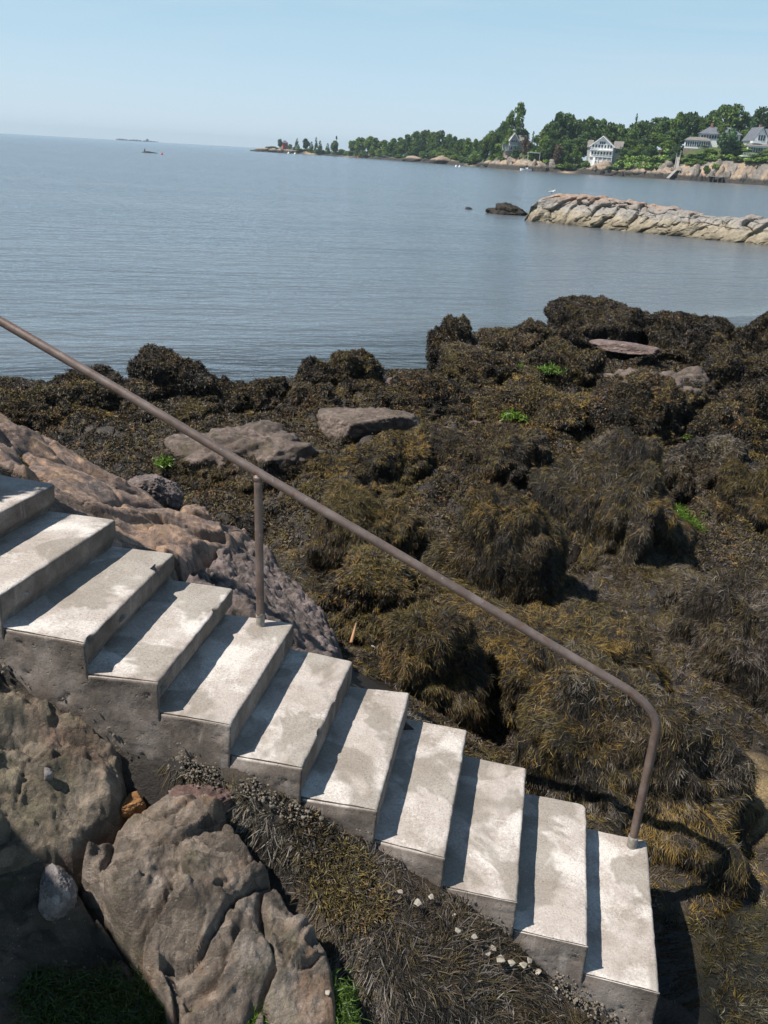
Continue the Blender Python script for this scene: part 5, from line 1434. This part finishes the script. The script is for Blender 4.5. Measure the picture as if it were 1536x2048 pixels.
def windows(root, xs, y, z0, z1, w, frame=M['white'], side=None):
    for x in xs:
        if side is None:
            o = pbox(root, 'window', (x - w / 2 - .12, x + w / 2 + .12, y - .10, y - .003, z0 - .12, z1 + .12), frame)
            pbox(o, 'pane', (x - w / 2, x + w / 2, y - .16, y - .103, z0, z1), M['glass'])
        else:
            o = pbox(root, 'window', (side + .003, side + .10, x - w / 2 - .12, x + w / 2 + .12, z0 - .12, z1 + .12), frame)
            pbox(o, 'pane', (side + .103, side + .16, x - w / 2, x + w / 2, z0, z1), M['glass'])
def house(px, base_py, t_, label, yaw=0.0):
    d = float(dshore(px)) + t_; h = fdir(px); z = fz(px, base_py, d)
    rz = math.atan2(h[1], h[0]) - math.pi / 2 + yaw
    return empty('house', (h[0] * d, h[1] * d, z), label, 'house', None, rz), d / 1847.0
# small white-trimmed cottage on the left knoll
r, k = house(1024, 302, 12, 'small grey shingled cottage with white gable and white chimney on the left knoll', yaw=.25)
W_, Hh = 17 * k, 20 * k
pbox(r, 'foundation', (-W_ * .62, W_ * .8, -.2, 11.3, -4, .0), M['stone'])
gwall(r, 'wall', -W_ / 2, W_ / 2, 0, 8, .003, 20 * k, 32 * k, M['shingle'])
gable(r, 'roof', -W_ / 2, W_ / 2, 0, 8, 20 * k, 32.5 * k, M['roofb'])
gable(r, 'trim', -W_ / 2 - .1, W_ / 2 + .1, -.45, -.25, 20 * k - .25, 32.5 * k - .25, M['white'], over=.45, th=.42)
gwall(r, 'wing', W_ / 2 + .01, W_ / 2 + 5.4, 2, 9, .003, 20 * k, 29.5 * k, M['shingle'], 'x'); gable(r, 'wing_roof', W_ / 2 + .01, W_ / 2 + 5.4, 2, 9, 20 * k, 30 * k, M['roofb'], 'x')
pbox(r, 'chimney', (.3, 1.6, 5.0, 6.2, 24 * k, 40 * k), M['white'])
windows(r, (-1.15, 0, 1.15), 0, 15.5 * k, 20 * k, .85); windows(r, (-1.3, 1.3), 0, 2 * k, 8 * k, 1.0)
pbox(r, 'trim', (-W_ / 2 - .1, W_ / 2 + .1, -.14, -.004, 10 * k, 11.2 * k), M['white'])
bm = bmesh.new(); box(bm, -W_ / 2 - 4.2, -W_ / 2 - .5, -1, 5, 11 * k, 11.5 * k); part(r, 'porch_roof', bm, M['roofb'])
for x in np.linspace(-W_ / 2 - 4.0, -W_ / 2 - .7, 5): pbox(r, 'porch_post', (x - .12, x + .12, -.9, -.66, 0, 11 * k - .003), M['white'])
# glazed three-storey white house
r, k = house(1199, 331, 14, 'tall grey and white house with a glazed gable front and balconies by the little beach', yaw=-.12)
W_ = 43 * k
gwall(r, 'wall', -W_ / 2, W_ / 2, 0, 10, .0, 35 * k, 52 * k, M['white'])
gable(r, 'roof', -W_ / 2, W_ / 2, 0, 10, 35 * k, 52.6 * k, M['roofb'], over=.9)
gable(r, 'trim', -W_ / 2 - .5, W_ / 2 + .5, -.88, -.62, 35 * k - .5, 52.6 * k - .32, M['white'], over=.4, th=.5)
gwall(r, 'wing', W_ / 2 + .01, W_ / 2 + 4.2, 2.5, 9.5, 0, 33 * k, 44 * k, M['shingle'], 'x'); gable(r, 'wing_roof', W_ / 2 + .01, W_ / 2 + 4.2, 2.5, 9.5, 33 * k, 44.5 * k, M['roofb'], 'x')
gwall(r, 'wing', -W_ / 2 - 2.0, -W_ / 2 - .01, 2.5, 9.5, 0, 33 * k, 44 * k, M['shingle'], 'x'); gable(r, 'wing_roof', -W_ / 2 - 2, -W_ / 2 - .01, 2.5, 9.5, 33 * k, 44.5 * k, M['roofb'], 'x')
for z0, z1, n in ((31, 37, 7), (18, 25, 7)):
    windows(r, np.linspace(-W_ / 2 + 1.2, W_ / 2 - 1.2, n), 0, z0 * k, z1 * k, 1.0)
windows(r, (-1.1, 0, 1.1), 0, 38.5 * k, 43 * k, .8)
for z in (15, 27.5):
    pbox(r, 'balcony_floor', (-W_ / 2 - .2, W_ / 2 + .2, -2.2, -.17, z * k, z * k + .3), M['white'])
    o = pbox(r, 'balcony_rail', (-W_ / 2 - .2, W_ / 2 + .2, -2.2, -2.1, z * k + 1.1, z * k + 1.25), M['white'])
    for x in np.linspace(-W_ / 2, W_ / 2, 16): pbox(o, 'baluster', (x - .05, x + .05, -2.19, -2.11, z * k + .3, z * k + 1.1), M['white'])
for x in np.linspace(-W_ / 2, W_ / 2, 6): pbox(r, 'porch_post', (x - .15, x + .15, -2.05, -1.75, -3, 15 * k - .003), M['white'])
pbox(r, 'porch_screen', (-W_ / 2 + 1, W_ / 2 - .5, -1.6, -1.5, -2, 12 * k), M['white'])
bm = bmesh.new(); vs = [bm.verts.new(q) for q in ((-W_ / 2 + 2.2, -3.8, -3.5), (-W_ / 2 + 3.4, -3.8, -3.5), (-W_ / 2 + 3.4, -2.25, 4), (-W_ / 2 + 2.2, -2.25, 4), (-W_ / 2 + 2.2, -3.3, -3.9), (-W_ / 2 + 3.4, -3.3, -3.9), (-W_ / 2 + 3.4, -2.25, 3.4), (-W_ / 2 + 2.2, -2.25, 3.4))]
for f in ((0, 1, 2, 3), (4, 7, 6, 5), (0, 4, 5, 1), (1, 5, 6, 2), (2, 6, 7, 3), (3, 7, 4, 0)): bm.faces.new([vs[i] for i in f])
part(r, 'stair', bm, M['white'])
# long white house with slate hip roof
r, k = house(1398, 298, 32, 'long white house with slate hip roof, brick chimney and low glazed sunroom in the trees', yaw=.1)
pbox(r, 'wall', (-9 * k, 62 * k, 0, 11, 0, 27 * k), M['white']); hip(r, 'roof', -9 * k, 62 * k, 0, 11, 27.01 * k, 40 * k, M['roofg'], 1.0)
pbox(r, 'chimney', (8 * k, 12 * k, 4.5, 6, 34 * k, 46 * k), M['brickc'])
windows(r, np.linspace(-6 * k, 56 * k, 14), 0, 19 * k, 25 * k, 1.0)
pbox(r, 'sunroom', (-36 * k, 8 * k, -7, -.01, 0, 14 * k), M['white']); pbox(r, 'foundation', (-37 * k, 10 * k, -7.2, 0, -5, -.003), M['stone'])
windows(r, np.linspace(-34 * k, 6 * k, 11), -7, 4 * k, 12 * k, .75)
hip(r, 'sunroom_roof', -36 * k, 8 * k, -7, -.5, 14.01 * k, 20 * k, M['roofb'], .7, .6)
# terraced white house at the right border
r, k = house(1508, 309, 26, 'white terraced house with steep grey roof and decks at the right border', yaw=.35)
gwall(r, 'wall', -12 * k, 12 * k, 0, 16, 0, 27 * k, 46 * k, M['white']); gable(r, 'roof', -12 * k, 12 * k, 0, 16, 27 * k, 46.5 * k, M['roofg'], over=.7)
gwall(r, 'wing', 12.02 * k, 38 * k, 3, 13, 0, 29 * k, 44 * k, M['white'], 'x'); gable(r, 'wing_roof', 12.02 * k, 38 * k, 3, 13, 29 * k, 44.5 * k, M['roofg'], 'x')
pbox(r, 'chimney', (3 * k, 6.5 * k, 8, 9.4, 38 * k, 52 * k), M['brickc'])
pbox(r, 'lower_storey', (-28 * k, 24 * k, -5, -.01, -1, 14 * k), M['white']); hip(r, 'lower_roof', -28 * k, 24 * k, -5, -.5, 14.01 * k, 18 * k, M['roofb'], .5, .8)
windows(r, np.linspace(-25 * k, 21 * k, 11), -5, 3.5 * k, 11.5 * k, 1.0)
windows(r, (-4.5 * k, 0, 4.5 * k), 0, 24 * k, 33 * k, .9); windows(r, np.linspace(15 * k, 36 * k, 6), 3, 21 * k, 28 * k, .9)
pbox(r, 'deck', (-42 * k, 10 * k, -11, -5.02, -1.4, -.9), M['white'])
o = pbox(r, 'deck_rail', (-42 * k, 10 * k, -11, -10.9, .25, .4), M['white'])
for x in np.linspace(-41.5 * k, 9.5 * k, 18): pbox(o, 'baluster', (x - .06, x + .06, -10.99, -10.91, -.9, .25), M['white'])
pbox(r, 'deck_wall', (-40 * k, 9 * k, -10.5, -5.1, -6, -1.403), M['stone'])
pbox(r, 'balcony', (-20 * k, -4 * k, -4, -.2, 18.5 * k, 22.5 * k), M['white'])
# red house on the low point
r, k = house(571, 297, 12, 'little red boarded house with grey roof on the low point beyond the bay', yaw=.3)
pbox(r, 'wall', (-5 * k, 5 * k, 0, 5.5, -2.5, 10 * k), M['red_wall']); hip(r, 'roof', -5 * k, 5 * k, 0, 5.5, 10.01 * k, 15 * k, M['roofg'], .5, .2)
windows(r, (-1.2, 1.2), 0, 3 * k, 6.5 * k, .9)
# pergola shelter in the trees
P, d = far_at(1066, 8); r = empty('pergola', (P[0], P[1], fz(1066, 322, d)), 'small grey timber shelter on posts among the trees right of the cottage', 'shelter')
r.rotation_euler = (0, 0, math.atan2(fdir(1066)[1], fdir(1066)[0]) - math.pi / 2)
pbox(r, 'roof', (-3.5, 3.5, -1, 4, 4.0, 4.4), M['shingle'])
for x in (-3.3, 3.1):
    for y in (-.9, 3.6): pbox(r, 'post', (x, x + .3, y, y + .3, -1.5, 3.99), M['shingle'])
# boat stairs, landing and gangway
M['dock'] = plain('silvery_dock_timber', (.30, .28, .255), .85, 0, .2, 1.5)
P, d = far_at(1351, 6); k = d / 1847; fx = math.atan2(fdir(1351)[1], fdir(1351)[0]) - math.pi / 2
r = empty('boat_stairs', (P[0], P[1], fz(1351, 341, d)), 'steep timber stairway with landing and gangway going down the headland rocks to the water', 'stairway'); r.rotation_euler = (0, 0, fx)
pbox(r, 'landing', (-2.6, 2.6, -3.2, 1.0, 0, .35), M['dock'])
for x in (-2.3, 2.0):
    for y in (-3.0, .5): pbox(r, 'pile', (x, x + .32, y, y + .32, -6.5, -.003), M['dock'])
def slope_part(root, name, x0, x1, a, b, th, mat):
    bm = bmesh.new(); (ya, za), (yb, zb) = a, b
    vs = [bm.verts.new(q) for q in ((x0, ya, za), (x1, ya, za), (x1, yb, zb), (x0, yb, zb), (x0, ya, za - th), (x1, ya, za - th), (x1, yb, zb - th), (x0, yb, zb - th))]
    for f in ((0, 1, 2, 3), (4, 7, 6, 5), (0, 4, 5, 1), (1, 5, 6, 2), (2, 6, 7, 3), (3, 7, 4, 0)): bm.faces.new([vs[i] for i in f])
    return part(root, name, bm, mat)
slope_part(r, 'flight', -.7, 1.0, (1.02, .3), (9.5, 8.8), .35, M['dock'])
for x in (-.85, 1.02): slope_part(r, 'rail', x, x + .16, (1.02, 1.5), (9.5, 10.0), .2, M['dock'])
for x in (-2.5, 2.34): pbox(r, 'rail', (x, x + .16, -3.1, .9, 1.3, 1.5), M['dock'])
bm = bmesh.new(); vs = [bm.verts.new(q) for q in ((-.6, -3.22, .3), (.8, -3.22, .3), (-2.4, -12, -3.6), (-3.8, -12, -3.6), (-.6, -3.22, -.05), (.8, -3.22, -.05), (-2.4, -12, -3.95), (-3.8, -12, -3.95))]
for f in ((0, 1, 2, 3), (4, 7, 6, 5), (0, 4, 5, 1), (1, 5, 6, 2), (2, 6, 7, 3), (3, 7, 4, 0)): bm.faces.new([vs[i] for i in f])
part(r, 'gangway', bm, M['dock'])
P, d = far_at(1433, -3); r = empty('small_dock', (P[0], P[1], 0), 'low dark timber boat dock on piles under the right cliff', 'dock'); r.rotation_euler = (0, 0, fx - .05)
pbox(r, 'deck', (-3.6, 3.6, -1.5, 4, 2.6, 2.9), M['dock']); 
for x in (-3.4, -1.2, 1.0, 3.0): pbox(r, 'pile', (x, x + .4, -1.3, -.9, -1.5, 2.597), M['bark'])
P, d = far_at(788, -2); k = d / 1847; r = empty('gangway', (P[0], P[1], 0), 'pale sloping gangway with pilings on the far shore left of the granite outcrops', 'gangway'); r.rotation_euler = (0, 0, math.atan2(fdir(788)[1], fdir(788)[0]) - math.pi / 2)
bm = bmesh.new(); vs = [bm.verts.new(q) for q in ((-9, 0, 3.6), (-9, 1.5, 3.6), (8, 1.5, .6), (8, 0, .6), (-9, 0, 3.1), (-9, 1.5, 3.1), (8, 1.5, .1), (8, 0, .1))]
for f in ((0, 1, 2, 3), (4, 7, 6, 5), (0, 4, 5, 1), (1, 5, 6, 2), (2, 6, 7, 3), (3, 7, 4, 0)): bm.faces.new([vs[i] for i in f])
part(r, 'ramp', bm, M['dock']); pbox(r, 'float', (8.02, 20, -.6, 2.4, -.2, .5), M['dock'])
for x in (9, 13, 19): pbox(r, 'piling', (x, x + .5, 2.45, 2.95, -2, 5.5), M['bark'])
# motor boat
P, d = far_at(1054, -14, 0); r = empty('motorboat', (P[0], P[1], 0), 'small white motorboat with dark outboard moored off the headland rocks', 'boat'); r.rotation_euler = (0, 0, math.atan2(fdir(1054)[1], fdir(1054)[0]) - math.pi / 2 + .1)
st_ = np.linspace(0, 1, 12); pr_ = np.linspace(-1, 1, 9)
V = []
for s in st_:
    x = 3.4 - 6.4 * s if False else -3.3 + 6.2 * s
    hw = 1.15 * (1 - max(0, (.42 - s) / .42) ** 2.0) ** .6 if s < .42 else 1.15
    hw = max(.02, hw); sh = 1.05 + .35 * max(0, .5 - s)
    for q in pr_:
        V.append((x, hw * math.copysign(abs(q) ** .55, q), -.25 + (sh + .25) * abs(q) ** 2.2))
V = np.array(V); F = [grid_faces(12, 9)]
F += [np.arange(99, 108)[None, :]]
deck_ = np.array([[i * 9, i * 9 + 8, (i + 1) * 9 + 8, (i + 1) * 9] for i in range(11)])
V2 = V.copy(); F.append(deck_)
mk('hull', V, F, M['white'], r)
pbox(r, 'console', (-.5, .8, -.55, .55, 1.0, 1.75), M['white'])
bm = bmesh.new(); vs = [bm.verts.new(q) for q in ((-.9, -.8, 1.2), (-.9, .8, 1.2), (-.35, .75, 2.0), (-.35, -.75, 2.0), (-.8, -.8, 1.2), (-.8, .8, 1.2), (-.25, .75, 2.0), (-.25, -.75, 2.0))]
for f in ((0, 1, 2, 3), (4, 7, 6, 5), (0, 4, 5, 1), (1, 5, 6, 2), (2, 6, 7, 3), (3, 7, 4, 0)): bm.faces.new([vs[i] for i in f])
part(r, 'windscreen', bm, M['glass']); pbox(r, 'outboard', (2.95, 3.5, -.25, .25, -.2, 1.5), M['black'])
# buoys
def buoy(px, py, mat, label, grp=None):
    c = at(px, py, 0); s = .35 * np.hypot(c[0], c[1]) / 400
    r = empty('buoy', tuple(c), label, 'buoy', grp)
    V, F = tube(np.array([(0, 0, -.4), (0, 0, 0), (0, 0, .5), (0, 0, 1.0), (0, 0, 1.4)]) * s * 1.6, np.array([.5, 1.0, 1.0, .6, .1]) * s * 1.3, 12); mk('float', V, F, mat, r, smooth=True)
    V, F = tube(np.array([(0, 0, 1.3), (0, 0, 2.4)]) * s * 1.6, .12 * s, 6); mk('staff', V, F, mat, r)
buoy(324, 309, M['redp'], 'red buoy floating right of the bird rock far out on the water')
buoy(716, 316.5, M['redp'], 'tiny orange-red buoy off the far shore')
for a, b in ((577, 308), (590, 309), (912, 334), (919, 334.5)): buoy(a, b, M['white'], 'tiny white mooring buoy off the far shore', 'white mooring buoys')
# unseen bush added outside the left border to throw the ragged shadow on the top steps
tree('round', 1, np.array([-3.45, 4.42, 2.75]), 2.4, 1.15, 'unseen leafy bush added left of the upper steps to shade them', name='shadow_shrub', cat='shadow_shrub')

# ------------------------------------------------------------------ humid air
hm = bpy.data.materials.new('humid_air'); hm.use_nodes = True; hm.node_tree.nodes.clear(); t = NT(hm.node_tree)
o_ = t.n('ShaderNodeOutputMaterial'); v_ = t.n('ShaderNodeVolumePrincipled', Color=(.72, .88, 1.0, 1), Density=0.00012, Anisotropy=0.2); t.t.links.new(v_.outputs[0], o_.inputs['Volume'])
bm = bmesh.new(); box(bm, -5100, 5100, -60, 6600, -4.0, 64.0); bmesh.ops.recalc_face_normals(bm, faces=bm.faces[:])
hz = from_bm('haze', bm, hm); tag(hz, kind='stuff')
